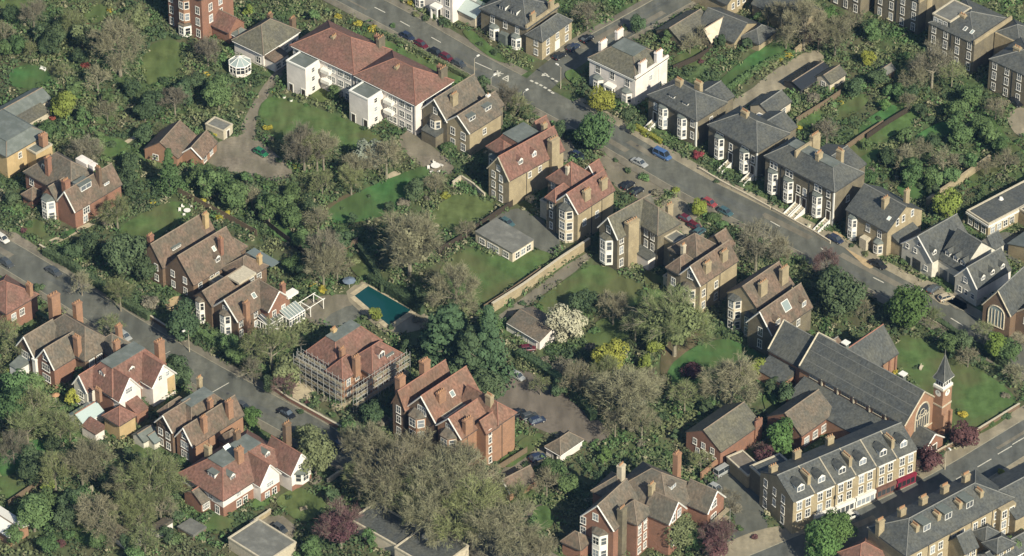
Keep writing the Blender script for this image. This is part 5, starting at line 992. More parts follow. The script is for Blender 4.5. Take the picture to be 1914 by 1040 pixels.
# ------------------------------------------------------------------ plants
def quad_leaf(v, f, c, n, s, rng):
    n = n.normalized(); a = n.orthogonal().normalized(); b = n.cross(a); t = rng.uniform(0, 6.283)
    x = a*math.cos(t) + b*math.sin(t); y = n.cross(x); k = len(v)
    v += [tuple(c - x*s - y*s*.6), tuple(c + x*s*.9 - y*s*.7), tuple(c + x*s + y*s*.6), tuple(c - x*s*.8 + y*s*.7)]; f.append((k,k+1,k+2,k+3))
def rv(rng):
    while True:
        p = Vector((rng.uniform(-1,1), rng.uniform(-1,1), rng.uniform(-1,1)))
        if .05 < p.length <= 1: return p
def leafy(seed, r, n_lobes, per, leaf, shape='round', squash=0.9):
    """crown of leaf clumps round the origin, radius r"""
    rng = random.Random(seed); v = []; f = []
    for i in range(n_lobes):
        if shape == 'cone':
            t = (i+.5)/n_lobes; zz = -r*1.3 + 2.9*r*t; rad = r*(1-t)*.95; a = i*2.4
            c = Vector((math.cos(a)*rad*.6, math.sin(a)*rad*.6, zz)); lr = max(.18*r, rad*.55); fl = .9
        elif shape == 'cedar':
            t = (i+.5)/n_lobes; zz = -r*.9 + 1.9*r*t; a = i*2.39996; rad = r*(.92 - .62*t)*rng.uniform(.35,1)
            c = Vector((math.cos(a)*rad, math.sin(a)*rad, zz)); lr = r*.34*(1.15-.5*t); fl = .38
        elif shape == 'mound':
            p = rv(rng); p.z = abs(p.z)*.6; c = p*r*.7; lr = r*rng.uniform(.3,.5); fl = .8
        else:
            p = rv(rng); p = p.normalized()*rng.uniform(.25,.78); c = Vector((p.x*r, p.y*r, p.z*r*squash)); lr = r*rng.uniform(.26,.44); fl = .85
        for k in range(per):
            d = rv(rng).normalized()
            if d.z < -.35 and rng.random() < .6: d.z = -d.z
            q = c + Vector((d.x, d.y, d.z*fl))*lr*rng.uniform(.78,1.08)
            quad_leaf(v, f, q, d + rv(rng)*.55 + Vector((0,0,.25)), leaf*rng.uniform(.6,1.35), rng)
    me = bpy.data.meshes.new('crown'); me.from_pydata(v, [], f); me.update(); return me
def limb(mb, p, q, w, w1): mb.bar(p, q, w, w1, n=5)
def trunk_mesh(seed, r, h, thick, spread=.7):
    rng = random.Random(seed); mb = MB(); top = Vector((rng.uniform(-.1,.1)*r, rng.uniform(-.1,.1)*r, h*.62))
    mb.bar((0,0,-.2),(0,0,h*.2),thick*1.25,thick,n=7); mb.bar((0,0,h*.2),top,thick,thick*.6,n=6)
    for i in range(7):
        a = i*2.4 + rng.uniform(-.3,.3); s = Vector((0,0,h*(.28+.05*i))); e = s + Vector((math.cos(a),math.sin(a),rng.uniform(.5,1.2)))*r*spread
        mb.bar(s, e, thick*.42, thick*.12, n=5)
    me = mb.mesh('trunk','bark'); return me
def bare(seed, r, n_tw, tl, tw, h_c):
    """leafless crown: limbs that fork into fine twigs, centre of crown at height h_c"""
    rng = random.Random(seed); mb = MB(); tips = []
    th = r*.055
    base = Vector((0,0,h_c-r*.45)); mb.bar((0,0,-.2),base,th*1.35,th,n=7)
    def grow(p, d, L, w, lev):
        q = p + d*L; mb.bar(p, q, w, w*.6, n=5 if lev < 2 else 3)
        if lev >= 2: tips.append((p, q, d))
        if lev < 4:
            for k in range(3 if lev < 3 else 2):
                nd = (d + rv(rng)*(.75 if lev else .9) + Vector((0,0,.12))).normalized(); grow(q, nd, L*rng.uniform(.6,.92), w*.58, lev+1)
            if lev >= 1:
                nd = (d + rv(rng)*1.1).normalized(); grow(p.lerp(q,.5), nd, L*.6, w*.45, lev+2)
    for i in range(6):
        a = i*1.047 + rng.uniform(-.4,.4); e = rng.uniform(.25,1.1); d = Vector((math.cos(a)*math.cos(e), math.sin(a)*math.cos(e), math.sin(e))); grow(base + Vector((0,0,rng.uniform(-.1,.25)*r)), d, r*rng.uniform(.34,.5), th*.6, 0)
    grow(base, Vector((0,0,1)), r*.5, th*.8, 0)
    v = []; f = []
    for i in range(n_tw):
        if rng.random() < .86: p, q, d = rng.choice(tips); s = p.lerp(q, rng.random()) + rv(rng)*r*.075; c0 = d
        else:
            u = rv(rng); u = u.normalized()*rng.uniform(.45,.98); s = Vector((u.x*r, u.y*r, h_c + u.z*r*.85)); c0 = (u + Vector((0,0,.3))).normalized()
            if u.z < -.55: continue
        off = s - Vector((0,0,h_c)); 
        if off.length > r*1.25: s = Vector((0,0,h_c)) + off.normalized()*r*rng.uniform(.8,1.2)
        d = (c0*.8 + rv(rng)).normalized(); L = tl*rng.uniform(.5,1.2); sd = d.cross(rv(rng)).normalized()*tw*rng.uniform(.6,1.3); e = s + d*L; k = len(v)
        v += [tuple(s-sd), tuple(s+sd), tuple(e+sd*.3), tuple(e-sd*.3)]; f.append((k,k+1,k+2,k+3))
    cr = bpy.data.meshes.new('crown'); cr.from_pydata(v, [], f); cr.update()
    return mb.mesh('trunk','bark'), cr
PROTO = {}
def crown(kind, shape, r, i):
    # pick the prototype whose size is nearest, so leaves stay leaf-sized
    if shape == 'bare':
        size = 2.2 if r < 3 else 4.2 if r < 5.4 else 7.0
        key = ('bare', size, i % 3)
        if key not in PROTO:
            n = {2.2: 1150, 4.2: 3300, 7.0: 7400}[size]
            PROTO[key] = bare(100+i%3+int(size*10), size, n, {2.2:.65,4.2:.95,7.0:1.25}[size], {2.2:.032,4.2:.040,7.0:.048}[size], size*1.35)
        return PROTO[key], size
    if shape in ('cone','cedar'):
        size = 2.0 if r < 2.8 else 4.5
        if shape == 'cedar': size = 5.5
        key = (shape, size, i % 2)
        if key not in PROTO: PROTO[key] = leafy(300+i%2, size, {2.0:14,4.5:26,5.5:46}[size], {2.0:60,4.5:130,5.5:150}[size], {2.0:.16,4.5:.22,5.5:.24}[size], shape)
        return PROTO[key], size
    if shape == 'mound':
        size = 1.3 if r < 2 else 3.0; key = ('mound', size, i % 3)
        if key not in PROTO: PROTO[key] = leafy(400+i%3, size, {1.3:9,3.0:20}[size], {1.3:45,3.0:100}[size], {1.3:.13,3.0:.17}[size], 'mound')
        return PROTO[key], size
    size = 1.5 if r < 2.1 else 3.2 if r < 4.2 else 5.6; key = ('round', size, i % 3)
    if key not in PROTO: PROTO[key] = leafy(200+i%3, size, {1.5:11,3.2:24,5.6:44}[size], {1.5:60,3.2:100,5.6:140}[size], {1.5:.15,3.2:.20,5.6:.25}[size])
    return PROTO[key], size
KIND = {  # shape, leaf material, words, category, centre height / radius, is_tree
 'b': ('bare','twig','bare grey-brown tree','tree',1.35), 'B': ('bare','twig_dark','dark leafless tree','tree',1.35), 'o': ('bare','twig_green','olive-tinged budding tree','tree',1.35),
 'q': ('bare','twig_purple','purple-brown twiggy tree','tree',1.3),
 'e': ('round','leaf_dark','dark evergreen tree','tree',1.15), 'g': ('round','leaf_mid','mid-green leafy tree','tree',1.2), 'l': ('round','leaf_lime','yellow-green spring tree','tree',1.2),
 'G': ('round','leaf_bright','bright green leafy tree','tree',1.2), 'a': ('round','leaf_light','light green tree','tree',1.2), 'O': ('round','leaf_olive','dull olive leafy tree','tree',1.2),
 'w': ('round','leaf_white','white blossom tree','tree',1.15), 'W': ('round','leaf_silver','silvery blossoming tree','tree',1.15), 'p': ('round','leaf_purple','purple-leaved tree','tree',1.2),
 'k': ('cone','leaf_mid','conical green conifer','tree',1.35), 'c': ('cedar','leaf_cedar','spreading dark cedar','tree',1.1),
 'K': ('cone','leaf_cedar','tall dark conifer','tree',1.35), 'd': ('bare','twig','dense domed grey-brown tree','tree',1.3), 'D': ('bare','twig_green','dense olive budding tree','tree',1.3), 'Q': ('bare','twig_purple','dense purple-brown tree','tree',1.3),
 's': ('mound','leaf_dark','dark green shrub','shrub',.25), 't': ('mound','leaf_mid','green shrub','shrub',.25), 'y': ('mound','leaf_yellow','yellow flowering shrub','shrub',.3), 'r': ('mound','leaf_red','red-leaved shrub','shrub',.4),
 'u': ('mound','leaf_bright','bright green shrub','shrub',.25), 'n': ('mound','twig_dark','brown leafless shrub','shrub',.25), 'P': ('mound','leaf_purple','purple shrub','shrub',.3), 'x': ('mound','leaf_olive','olive shrub','shrub',.25), 'L': ('mound','leaf_lime','lime green shrub','shrub',.25)}
PL = []
def plants(txt):
    for ln in txt.split(';'):
        p = ln.split()
        if len(p) >= 4: PL.append((p[0], float(p[1]), float(p[2]), float(p[3])))
plants("""
B 62 30 27; e 20 24 18; b 8 60 18; g 12 88 18; e 104 62 22; o 134 46 25; r 160 50 10; b 222 88 50; r 162 124 13; e 150 104 18; e 84 88 17; o 56 92 15; s 28 114 9; b 182 148 24;
o 118 134 15; t 100 152 9; g 146 162 15; a 120 194 27; u 150 182 12; g 156 214 16; b 200 208 20; t 222 206 12; e 286 192 27; B 326 188 26; s 304 152 13; e 352 156 17; g 408 172 34; n 384 92 20; B 388 96 25; s 346 104 11;
s 284 58 12; s 306 66 12; s 330 70 11; O 262 30 25; o 236 40 20; y 206 20 9; y 384 142 11; y 404 246 15; o 302 243 14; t 344 130 9; g 88 242 19; t 62 232 12; r 97 222 8; t 128 252 13; e 272 248 20; g 186 258 14; a 464 20 13; t 446 36 10; x 60 200 12; L 150 178 8;
g 588 28 15; s 612 26 10; y 630 32 11; s 653 42 8; y 668 46 12; y 696 54 13; t 734 48 8; s 796 36 11; s 828 42 16; x 776 28 10; y 766 4 11; s 896 84 9; s 926 98 12; e 904 154 16; B 944 186 28; o 970 200 22; t 700 70 6; t 745 95 6; L 770 92 7; L 800 110 7; L 840 125 7;
y 510 172 6; t 566 178 9; u 571 197 6; y 500 240 11; g 622 172 17; s 640 186 10; t 742 246 13; s 760 240 11; s 680 240 8; t 520 182 5; s 550 178 6;
e 1190 44 19; s 1166 52 10; g 1246 70 14; n 1288 72 14; b 1310 66 17; l 1124 184 29; g 1112 244 40; s 1176 214 17; t 1078 152 12; B 1098 28 24; e 1398 82 15; t 1330 116 13; s 1346 110 11; t 1322 100 10; P 1312 116 9; L 1206 252 9; L 1222 258 9; L 1190 242 8; e 984 208 18; n 1000 228 12; s 1068 254 17; e 1046 240 17; g 1180 240 12;
b 1504 44 46; b 1562 68 34; G 1550 22 17; g 1634 56 22; l 1622 108 17; b 1470 70 20; q 1530 70 24; B 1744 122 38; b 1712 150 26; t 1690 106 14; e 1706 152 20; G 1688 148 14; n 1520 186 18; e 1598 162 21; L 1552 166 9; y 1570 193 8; y 1490 240 11; B 1546 246 22; G 1654 196 14; b 1700 190 15; g 1788 204 24; s 1738 226 15; g 1816 180 24; g 1796 254 22; g 1852 250 24; y 1474 104 12; y 1458 112 9; s 1552 108 9; b 1862 204 20; t 1620 232 10; t 1580 230 10; s 1640 222 8; b 1436 30 18; g 1660 170 14; s 1510 250 12; t 1480 215 10; o 1780 140 22; b 1590 40 20; s 1400 14 14; t 1370 30 10; t 1418 60 9;
e 20 368 17; t 32 392 14; s 74 392 12; t 54 420 11; P 44 432 9; n 156 278 22; O 178 272 20; s 206 272 13; t 196 296 12; e 246 300 20; t 252 330 14; k 316 322 32; e 240 352 16; y 284 378 9; s 260 376 11; o 218 396 28; n 200 420 14; e 168 456 25; e 134 470 20; e 234 470 44; e 268 500 26; s 106 466 12; s 290 362 11; g 380 326 24; g 414 340 26; g 442 362 28; s 392 352 12; y 380 374 8; y 407 408 11; y 426 400 10; b 470 366 18; t 468 396 13; u 166 378 8; u 188 384 10; u 158 402 7; t 86 424 6; s 120 444 8; n 20 440 9;
n 500 262 12; B 568 284 34; o 592 286 30; W 690 286 32; b 722 296 34; b 664 318 26; g 534 384 24; g 550 356 18; e 498 374 22; s 608 330 11; o 656 336 26; b 594 412 22; s 572 368 14; e 776 354 22; b 814 344 18; e 726 386 13; n 756 380 15; L 832 368 13; d 765 454 58; g 636 434 18; e 658 410 12; B 602 474 38; g 546 492 19; s 560 424 12; x 662 488 13; b 872 428 16; b 852 542 46; s 642 524 9; y 602 542 12; y 584 532 9; t 574 528 12; t 838 278 18; u 832 262 10; s 508 408 12; t 640 462 10; b 630 500 24; t 520 420 10; s 700 440 10; n 800 372 10; s 816 360 9; s 884 350 6; t 640 390 6; s 690 368 6; t 596 366 10; s 520 300 9; L 554 312 9; t 480 330 9; s 466 350 9; t 500 345 10;
s 1150 300 7; s 1174 320 10; t 1206 332 14; L 1262 358 12; l 1306 386 19; t 1334 408 17; t 1350 420 13; r 1332 382 7; L 1346 436 13; B 1414 462 42; b 1456 474 26; t 1356 318 11; s 1396 342 10; r 1306 290 15; s 1282 292 9; t 1366 332 8; n 1228 362 13; n 1240 380 8; s 1220 492 14; s 1246 534 12; s 1160 560 8; t 1370 350 7; s 1340 340 7; s 1206 240 7; t 1330 326 8; s 1444 370 9; t 1470 388 8; s 1486 400 7; t 1610 452 8; s 1592 460 7; x 1618 476 9; t 1690 492 12; s 1672 486 8; s 1640 470 6;
t 1624 332 20; e 1652 288 15; b 1692 296 22; g 1704 328 23; b 1764 300 22; g 1776 328 19; e 1746 358 15; a 1774 378 30; s 1742 402 12; k 1836 356 8; b 1842 314 14; q 1544 494 25; e 1572 548 46; e 1552 520 26; b 1614 576 16; s 1634 600 12; b 1880 300 20; e 1898 296 16; g 1812 300 18; t 1670 316 12; s 1720 350 11; t 1650 330 10; n 1630 320 12; n 1868 330 9; g 1620 270 12; b 1720 280 20;
b 152 530 20; o 224 552 26; n 280 570 22; e 344 602 37; o 206 614 22; t 206 636 11; l 260 656 17; e 324 688 28; e 342 704 20; g 146 698 15; o 30 650 24; L 20 688 14; g 60 722 28; g 26 762 38; l 136 742 15; g 426 640 20; L 455 624 12; t 400 626 14; g 442 660 22; s 74 538 14; x 46 540 9; t 110 720 11; s 92 748 10; t 118 762 11; o 84 760 20; e 150 790 12;
o 506 648 42; O 532 690 30; e 502 716 18; q 532 722 20; s 590 742 11; c 838 628 56; K 914 656 54; c 884 668 50; K 868 640 32; e 908 722 34; e 850 690 26; g 914 604 22; e 694 772 24; s 664 752 12; n 716 790 18; a 700 586 15; n 782 598 12; e 784 552 18; t 812 560 12; t 590 556 10; x 612 546 9; s 560 548 8; s 730 612 8; t 620 776 9; s 580 760 9; P 575 752 6; s 560 770 8; n 604 748 9; B 470 690 20; t 480 670 10; e 760 650 14;
w 1058 604 36; e 1082 566 22; b 1146 576 28; D 1262 606 54; a 1222 582 24; l 1300 600 22; l 1140 668 34; o 1188 610 24; n 1050 690 28; b 1080 712 30; s 1090 664 14; b 1166 740 52; W 1186 748 20; b 1368 716 46; P 1294 696 23; a 1412 690 24; o 1280 742 24; s 1242 742 13; s 1212 668 14; a 1206 676 16; n 1102 650 14; b 1120 740 30; n 1020 676 14; P 1008 612 14; s 1022 640 11; t 1330 752 12; t 1308 762 10; b 1200 790 26; s 1240 780 13; x 1170 610 12; s 1140 556 7; s 1196 548 10; x 1228 536 12; u 1008 574 10; s 978 568 9; t 1110 620 12; t 1100 590 10; b 1215 720 24;
G 1696 572 42; o 1742 594 18; g 1768 640 22; e 1798 636 20; b 1810 668 17; a 1858 642 27; g 1888 654 24; e 1470 734 24; e 1448 720 18; e 1488 742 16; y 1672 697 10; y 1798 776 11; o 1840 620 18; s 1830 668 10; s 1724 576 9; s 1752 620 9; s 1712 688 7; b 1906 640 16; e 1780 662 10; s 1870 690 10; t 1750 585 7; b 1898 700 18; n 1880 740 10;
o 50 800 32; B 24 836 28; e 104 828 20; e 62 854 24; b 176 862 36; o 102 884 32; e 132 938 27; b 182 964 36; o 278 902 46; e 206 886 20; g 62 958 34; o 262 968 28; y 306 880 9; t 342 862 13; s 174 1004 9; P 110 1018 13; g 250 1036 18; t 330 1008 13; t 372 1004 14; g 24 1000 18; b 232 910 30; e 240 850 15; a 92 905 15; t 30 935 12; b 300 950 24; s 330 930 12; G 150 930 12; t 130 1000 14; b 210 1000 22; s 40 905 9; t 215 815 9; s 280 860 8; e 190 835 14; o 130 800 20; t 90 990 12; x 50 1020 12; w 170 915 8;
O 588 846 40; O 570 812 24; b 700 850 46; b 742 892 54; b 830 902 60; b 720 930 42; o 882 962 56; b 934 992 54; b 800 962 48; Q 636 984 36; g 690 1004 16; g 586 1024 22; e 620 926 16; g 652 802 20; s 906 880 13; G 470 778 19; t 440 770 8; b 780 850 40; b 900 900 36; o 670 900 30; e 600 960 10; s 560 900 9; b 980 1020 36; B 850 1000 30; t 700 1020 10; t 560 1036 14; s 540 930 8; t 500 900 8; s 452 952 7; t 660 1010 9; e 680 945 14; n 590 900 14; b 1010 1040 30; s 925 870 9; t 720 770 12; e 730 745 12;
g 1032 878 24; g 1062 902 22; G 1130 852 15; b 1022 902 22; t 1100 874 13; s 1085 860 11; O 1272 990 34; g 1296 1006 24; Q 1340 1014 32; B 1350 942 26; o 1310 862 18; e 1240 992 20; u 1366 846 8; s 1290 870 9; n 1180 800 14; b 1150 790 24; t 1250 850 11; e 1262 812 10; t 1000 880 12; s 985 870 10; u 960 850 10; L 940 868 8; s 1120 890 12; n 1200 830 12; t 1090 830 8; t 1382 988 8; P 1410 1005 8; s 1330 870 9; n 1376 950 12;
G 1464 816 32; p 1434 856 23; q 1420 840 12; G 1534 1014 36; G 1566 984 34; p 1736 856 26; p 1804 810 28; q 1720 874 14; t 1792 770 8; L 1870 882 9; g 1890 1022 20; s 1880 778 12; t 1850 792 10; s 1760 850 8; s 1912 884 8; t 1700 880 5; e 1905 1000 12
""")
plants("""
e 100 76 26; e 74 62 20; O 152 62 26; g 32 82 22; e 186 132 14; e 246 164 19; e 270 206 22; e 346 172 26; e 372 150 19; g 202 186 16; g 132 172 17; B 162 282 28; e 242 330 24; g 392 342 30; g 432 364 30; g 368 330 20; g 502 386 30; g 542 404 24; g 462 332 15; e 582 384 18; o 602 342 22; B 562 268 34; b 604 282 32; e 642 446 20; g 562 444 18; b 604 500 34; e 562 506 18;
e 1642 142 20; g 1682 172 18; e 1704 172 18; e 1722 206 16; g 1792 234 26; g 1692 254 16; e 1742 262 18; g 1832 232 24; g 1872 272 20; e 1662 292 20; g 1702 312 24; g 1742 332 20; e 1802 302 16; e 1346 78 16; b 1290 82 18; g 1420 36 16; b 1460 30 26;
g 30 722 32; o 62 764 34; o 112 804 28; e 62 878 28; e 112 854 24; b 152 872 32; e 202 902 22; g 152 932 26; o 232 962 32; e 122 966 24; g 82 932 24; e 262 862 18; o 302 902 38; e 332 964 16; g 182 1006 20; e 240 1012 18; g 90 1014 20; e 40 546 16; o 12 620 22; e 310 1000 16; o 270 1010 24;
e 1100 562 24; a 1222 642 20; o 1132 702 28; b 1202 734 32; e 1042 724 18; e 1320 760 14; o 1010 720 16; b 680 830 36; o 780 930 44; b 860 880 44; o 960 940 34
""")
def ordinal(n): return ['closest','second closest','third closest','fourth closest','fifth closest','sixth closest','seventh closest','eighth closest','ninth closest','tenth closest'][n]
def place_plants():
    rows = []
    for i, (k, cx, cy, rp) in enumerate(PL):
        shape, lm_, words, cat, cz = KIND[k]
        rp = rp*(1.05 if cat == 'tree' else 1.0); r = rp / PXM; hz = r*cz
        g0 = at((cx, cy), hz); rows.append([i, k, cx, cy, rp, r, hz, g0])
    names = {}
    for row in rows:
        i, k, cx, cy, rp, r, hz, g0 = row; words = KIND[k][2]
        size = 'small ' if rp < 11 else 'big ' if rp > 32 else ''
        best = min(LM, key=lambda q: math.hypot(q[1][0]-cx, (q[1][1]-cy)*1.3)); dx, dy = cx-best[1][0], (cy-best[1][1])*1.2
        rel = ('right of' if dx > 0 else 'left of') if abs(dx) > abs(dy) else ('in front of' if dy > 0 else 'behind')
        base = size + words + ' ' + rel + ' the ' + best[0]; names.setdefault(base, []).append((math.hypot(dx,dy), i))
    lab = {}
    for b_, lst in names.items():
        lst.sort()
        for n, (_, i) in enumerate(lst): lab[i] = b_ if len(lst) == 1 else b_ + ', ' + (ordinal(n) if n < 10 else 'one of the farthest')
    rng = random.Random(5)
    for i, k, cx, cy, rp, r, hz, g0 in rows:
        shape, lmat, words, cat, cz = KIND[k]
        pr, size = crown(k, shape, r, i)
        nm = {'b':'bare_tree','B':'bare_tree','o':'budding_tree','q':'purple_tree','e':'evergreen_tree','g':'leafy_tree','l':'leafy_tree','G':'leafy_tree','a':'leafy_tree','O':'leafy_tree','w':'blossom_tree','W':'blossom_tree','p':'purple_tree','k':'conifer','c':'cedar_tree','K':'conifer','d':'domed_tree','D':'budding_tree','Q':'purple_tree'}.get(k, 'shrub')
        e = thing(nm, lab[i], cat, (g0.x, g0.y, 0), rng.uniform(0,6.28), {'b':'leafless trees','B':'leafless trees','o':'budding trees','q':'purple-brown trees','e':'evergreen trees','s':'dark green shrubs','t':'green shrubs','y':'yellow flowering shrubs'}.get(k, words + 's'))
        s = r / size
        def put(name, me, m, loc, sc):
            o = link(name, me, e, loc); o.scale = sc
            if m:
                if not me.materials: me.materials.append(MATS[m])
                o.material_slots[0].link = 'OBJECT'; o.material_slots[0].material = MATS[m]
            return o
        if shape == 'bare':
            put('trunk', pr[0], None, (0,0,0), (s,s,s)); put('crown', pr[1], lmat, (0,0,0), (s,s,s))
            inner = {'d':'twig','D':'twig_green','Q':'leaf_purple'}.get(k)
            if inner: me, sz = crown(k, 'round', r, i); put('crown', me, inner, (0,0,size*1.32*s), (r*.84/sz,)*3)
        else:
            zc = hz
            w = rng.uniform(.92,1.08)
            put('crown', pr, lmat, (0,0,zc), (s*w,s/w,s*rng.uniform(.92,1.08)))
            if cat == 'tree':
                tk = ('tr', shape, size, i%2); me = cached(tk, lambda: trunk_mesh(i, size, size*cz*1.2, size*.06)); put('trunk', me, None, (0,0,0), (s,s,s))
            else:
                me = cached('stem', lambda: (lambda m_: [m_.bar((0,0,-.1),(math.cos(a)*.5,math.sin(a)*.5,.8),.05,.02) for a in (0,1.3,2.6,3.9,5.2)] and m_)(MB()).mesh('stem','bark')); put('stem', me, None, (0,0,0), (s,s,s))
place_plants()

# shrubbery that nobody could count, filling the gardens
def inside(p, poly):
    c = False; n = len(poly); x, y = p
    for i in range(n):
        a, b = poly[i], poly[(i+1) % n]
        if (a.y > y) != (b.y > y) and x < (b.x-a.x)*(y-a.y)/(b.y-a.y) + a.x: c = not c
    return c
BOX = [(P, min(p.x for p in P), max(p.x for p in P), min(p.y for p in P), max(p.y for p in P)) for P in CLEAR + FOOT]
def free(x, y, pad=0.0):
    for P, x0, x1, y0, y1 in BOX:
        if x0-pad <= x <= x1+pad and y0-pad <= y <= y1+pad and inside((x,y), P): return False
    return True
def undergrowth():
    rng = random.Random(11); lists = {'shrubbery': ([],[]), 'leaf_olive': ([],[]), 'leaf_dark': ([],[]), 'twig': ([],[])}
    x0, x1 = at((-40,0)).x, at((1954,0)).x; y0, y1 = at((957,1075)).y, at((957,-30)).y
    n = 0
    while n < 15000:
        x, y = rng.uniform(x0,x1), rng.uniform(y0,y1)
        px_, py_ = pix(Vector((x,y,0)))
        if not (-60 < px_ < 1974): continue
        if not free(x, y): continue
        n += 1
        # drifts of one plant
        t = math.sin(x*.23+1.3*math.sin(y*.17)) + math.sin(y*.31+1.1*math.sin(x*.13)) + rng.uniform(-1.1,1.1)
        key = 'leaf_dark' if t < -.9 else 'leaf_olive' if t > 1.2 else 'twig' if rng.random() < .10 else 'shrubbery'
        v, f = lists[key]; r = rng.uniform(.5,1.5); h = r*rng.uniform(.5,1.5)
        for k in range(18):
            d = rv(rng).normalized(); d.z = abs(d.z)
            quad_leaf(v, f, Vector((x+d.x*r, y+d.y*r, .05+d.z*h)), d + rv(rng)*.6, rng.uniform(.12,.30), rng)
    for key, (v, f) in lists.items():
        me = bpy.data.meshes.new('undergrowth'); me.from_pydata(v, [], f); me.update(); me.materials.append(MATS[key])
        o = link('undergrowth', me); o['kind'] = 'stuff'
        tag(o, {'shrubbery':'mixed low green and brown shrubbery filling the gardens','leaf_olive':'drifts of olive-coloured low shrubs in the gardens','leaf_dark':'drifts of dark evergreen ground cover in the gardens','twig':'scattered bare brown twiggy undergrowth in the gardens'}[key], 'undergrowth')
undergrowth()

# ------------------------------------------------------------------ hedges, walls, fences
def hedge(label, pts, w, h, m='leaf_mid', name='hedge'):
    P = [at(p) for p in pts]; rng = random.Random(len(label)); o0 = P[0]; v = []; f = []; core = MB()
    for a, b in zip(P, P[1:]):
        d = b-a; L = d.length; t = d.normalized(); n = Vector((-t.y,t.x,0))
        for k in range(int(L*(w+2*h)*9)):
            s = a + t*rng.uniform(0,L) - o0; q = rng.uniform(0, w+2*h)
            bulge = 1+.12*math.sin((s.x+s.y)*1.7)
            if q < h: c = s - n*w/2*bulge + Vector((0,0,q)); nn = -n
            elif q < h+w: c = s + n*(q-h-w/2) + Vector((0,0,h*bulge)); nn = Vector((0,0,1))
            else: c = s + n*w/2*bulge + Vector((0,0,q-h-w)); nn = n
            quad_leaf(v, f, c + rv(rng)*.12, nn + rv(rng)*.7, rng.uniform(.1,.22), rng)
        A, B = a-o0, b-o0; hw = n*w*.42
        core.add([tuple(q + Vector((0,0,zz))) for zz in (0,h*.9) for q in (A-hw,B-hw,B+hw,A+hw)], [(0,3,2,1),(4,5,6,7),(0,1,5,4),(1,2,6,5),(2,3,7,6),(3,0,4,7)])
    k = len(v); v += core.v; f += [tuple(i+k for i in q) for q in core.f]
    me = bpy.data.meshes.new(name); me.from_pydata(v, [], f); me.update(); me.materials.append(MATS[m])
    tag(link(name, me, None, o0), label, 'hedge', 'clipped hedges')
def gwall(label, pts, w, h, m='stock', coping='stone', name='garden_wall'):
    P = [at(p) for p in pts]; e = thing(name, label, 'wall', P[0]); o0 = P[0]
    for a, b in zip(P, P[1:]):
        t = (b-a).normalized(); n = Vector((-t.y,t.x,0)); A, B = a-o0, b-o0; mb = MB(); cp = MB(); hw = n*w/2; cw = n*(w/2+.05)
        F = [(0,3,2,1),(4,5,6,7),(0,1,5,4),(1,2,6,5),(2,3,7,6),(3,0,4,7)]
        mb.add([tuple(q + Vector((0,0,zz))) for zz in (0,h) for q in (A-hw,B-hw,B+hw,A+hw)], F); cp.add([tuple(q + Vector((0,0,zz))) for zz in (h+.002,h+.1) for q in (A-cw,B-cw,B+cw,A+cw)], F)
        link('wall_face', mb.mesh('wall_face', m), e); link('coping', cp.mesh('coping', coping), e)
def fence(label, pts, h=1.7, m='timber', name='garden_fence'):
    P = [at(p) for p in pts]; e = thing(name, label, 'fence', P[0]); o0 = P[0]
    pm = cached(('fp',h,m), lambda: MB().box(0,1.72,-.03,.03,.08,h).box(0,1.72,-.05,.05,h+.002,h+.05).mesh('panel', m)); po = cached(('fo',h,m), lambda: MB().box(-.06,.06,-.06,.06,0,h+.12).mesh('post', m))
    for a, b in zip(P, P[1:]):
        d = b-a; n = max(1, round(d.length/1.8)); an = math.atan2(d.y, d.x); st = d/n
        for i in range(n):
            q = a + st*i - o0; link('post', po, e, q, an); o = link('panel', pm, e, q + st.normalized()*.04, an); o.scale = (st.length/1.8, 1, 1)
        link('post', po, e, b-o0, an)
hedge('long dark clipped hedge along the car park edge', [(968,668),(1010,692),(1062,732),(1098,768),(1110,786)], 2.0, 2.2, 'leaf_dark')
hedge('dark yew hedge along the far side of the swimming pool', [(690,528),(732,552),(790,588)], 1.5, 2.4, 'leaf_dark')
hedge('dark hedge beside the lawn right of the bare round tree shadow', [(672,470),(700,510),(716,548)], 1.2, 2.2, 'leaf_dark')
hedge('evergreen hedge between the left road and the big evergreen', [(84,476),(130,500),(190,540),(240,576),(280,598)], 1.6, 1.8, 'leaf_dark')
hedge('green hedge in front of the white conservatory house', [(360,620),(400,645),(450,675),(500,705)], 1.6, 1.8, 'leaf_mid')
hedge('low hedge lining the churchyard along the main road', [(1728,590),(1790,630),(1850,668),(1905,706)], 1.4, 1.5, 'leaf_dark')
hedge('lime green hedge in front of the first slate pair', [(1188,240),(1214,256),(1236,270)], 1.2, 1.2, 'leaf_lime')
hedge('dark hedge along the lane behind the long glasshouse', [(0,262),(70,222),(110,205)], 1.0, 1.6, 'leaf_mid')
hedge('clipped hedge along the lower pavement of the left road', [(10,560),(60,586),(110,612)], 1.2, 1.4, 'leaf_dark')
hedge('hedge behind the verge in front of the white flats', [(700,58),(760,88),(830,124),(890,158)], 1.0, 1.2, 'leaf_olive')
hedge('bright hedge between the back gardens of the slate pairs', [(1336,190),(1390,150),(1440,118),(1490,100)], 1.0, 1.3, 'leaf_mid')
hedge('garden hedge right of the olive-slated villa', [(1404,706),(1436,736),(1452,760)], 1.6, 1.6, 'leaf_mid')
gwall('long sunlit yellow brick garden wall below the flat-roofed garage block', [(920,584),(980,546),(1050,496),(1102,462)], .5, 2.4, 'stock', 'stone')
gwall('long pale brick wall beside the school lawn', [(1732,386),(1790,346),(1850,304)], .5, 2.0, 'stock', 'stock')
gwall('low pale front wall along the slate pairs', [(1306,318),(1350,344),(1400,370),(1440,392)], .25, .7, 'stone', 'stone')
gwall('low pale front wall below the long terrace steps', [(1444,394),(1480,414),(1520,436),(1552,456)], .25, .7, 'stone', 'stone')
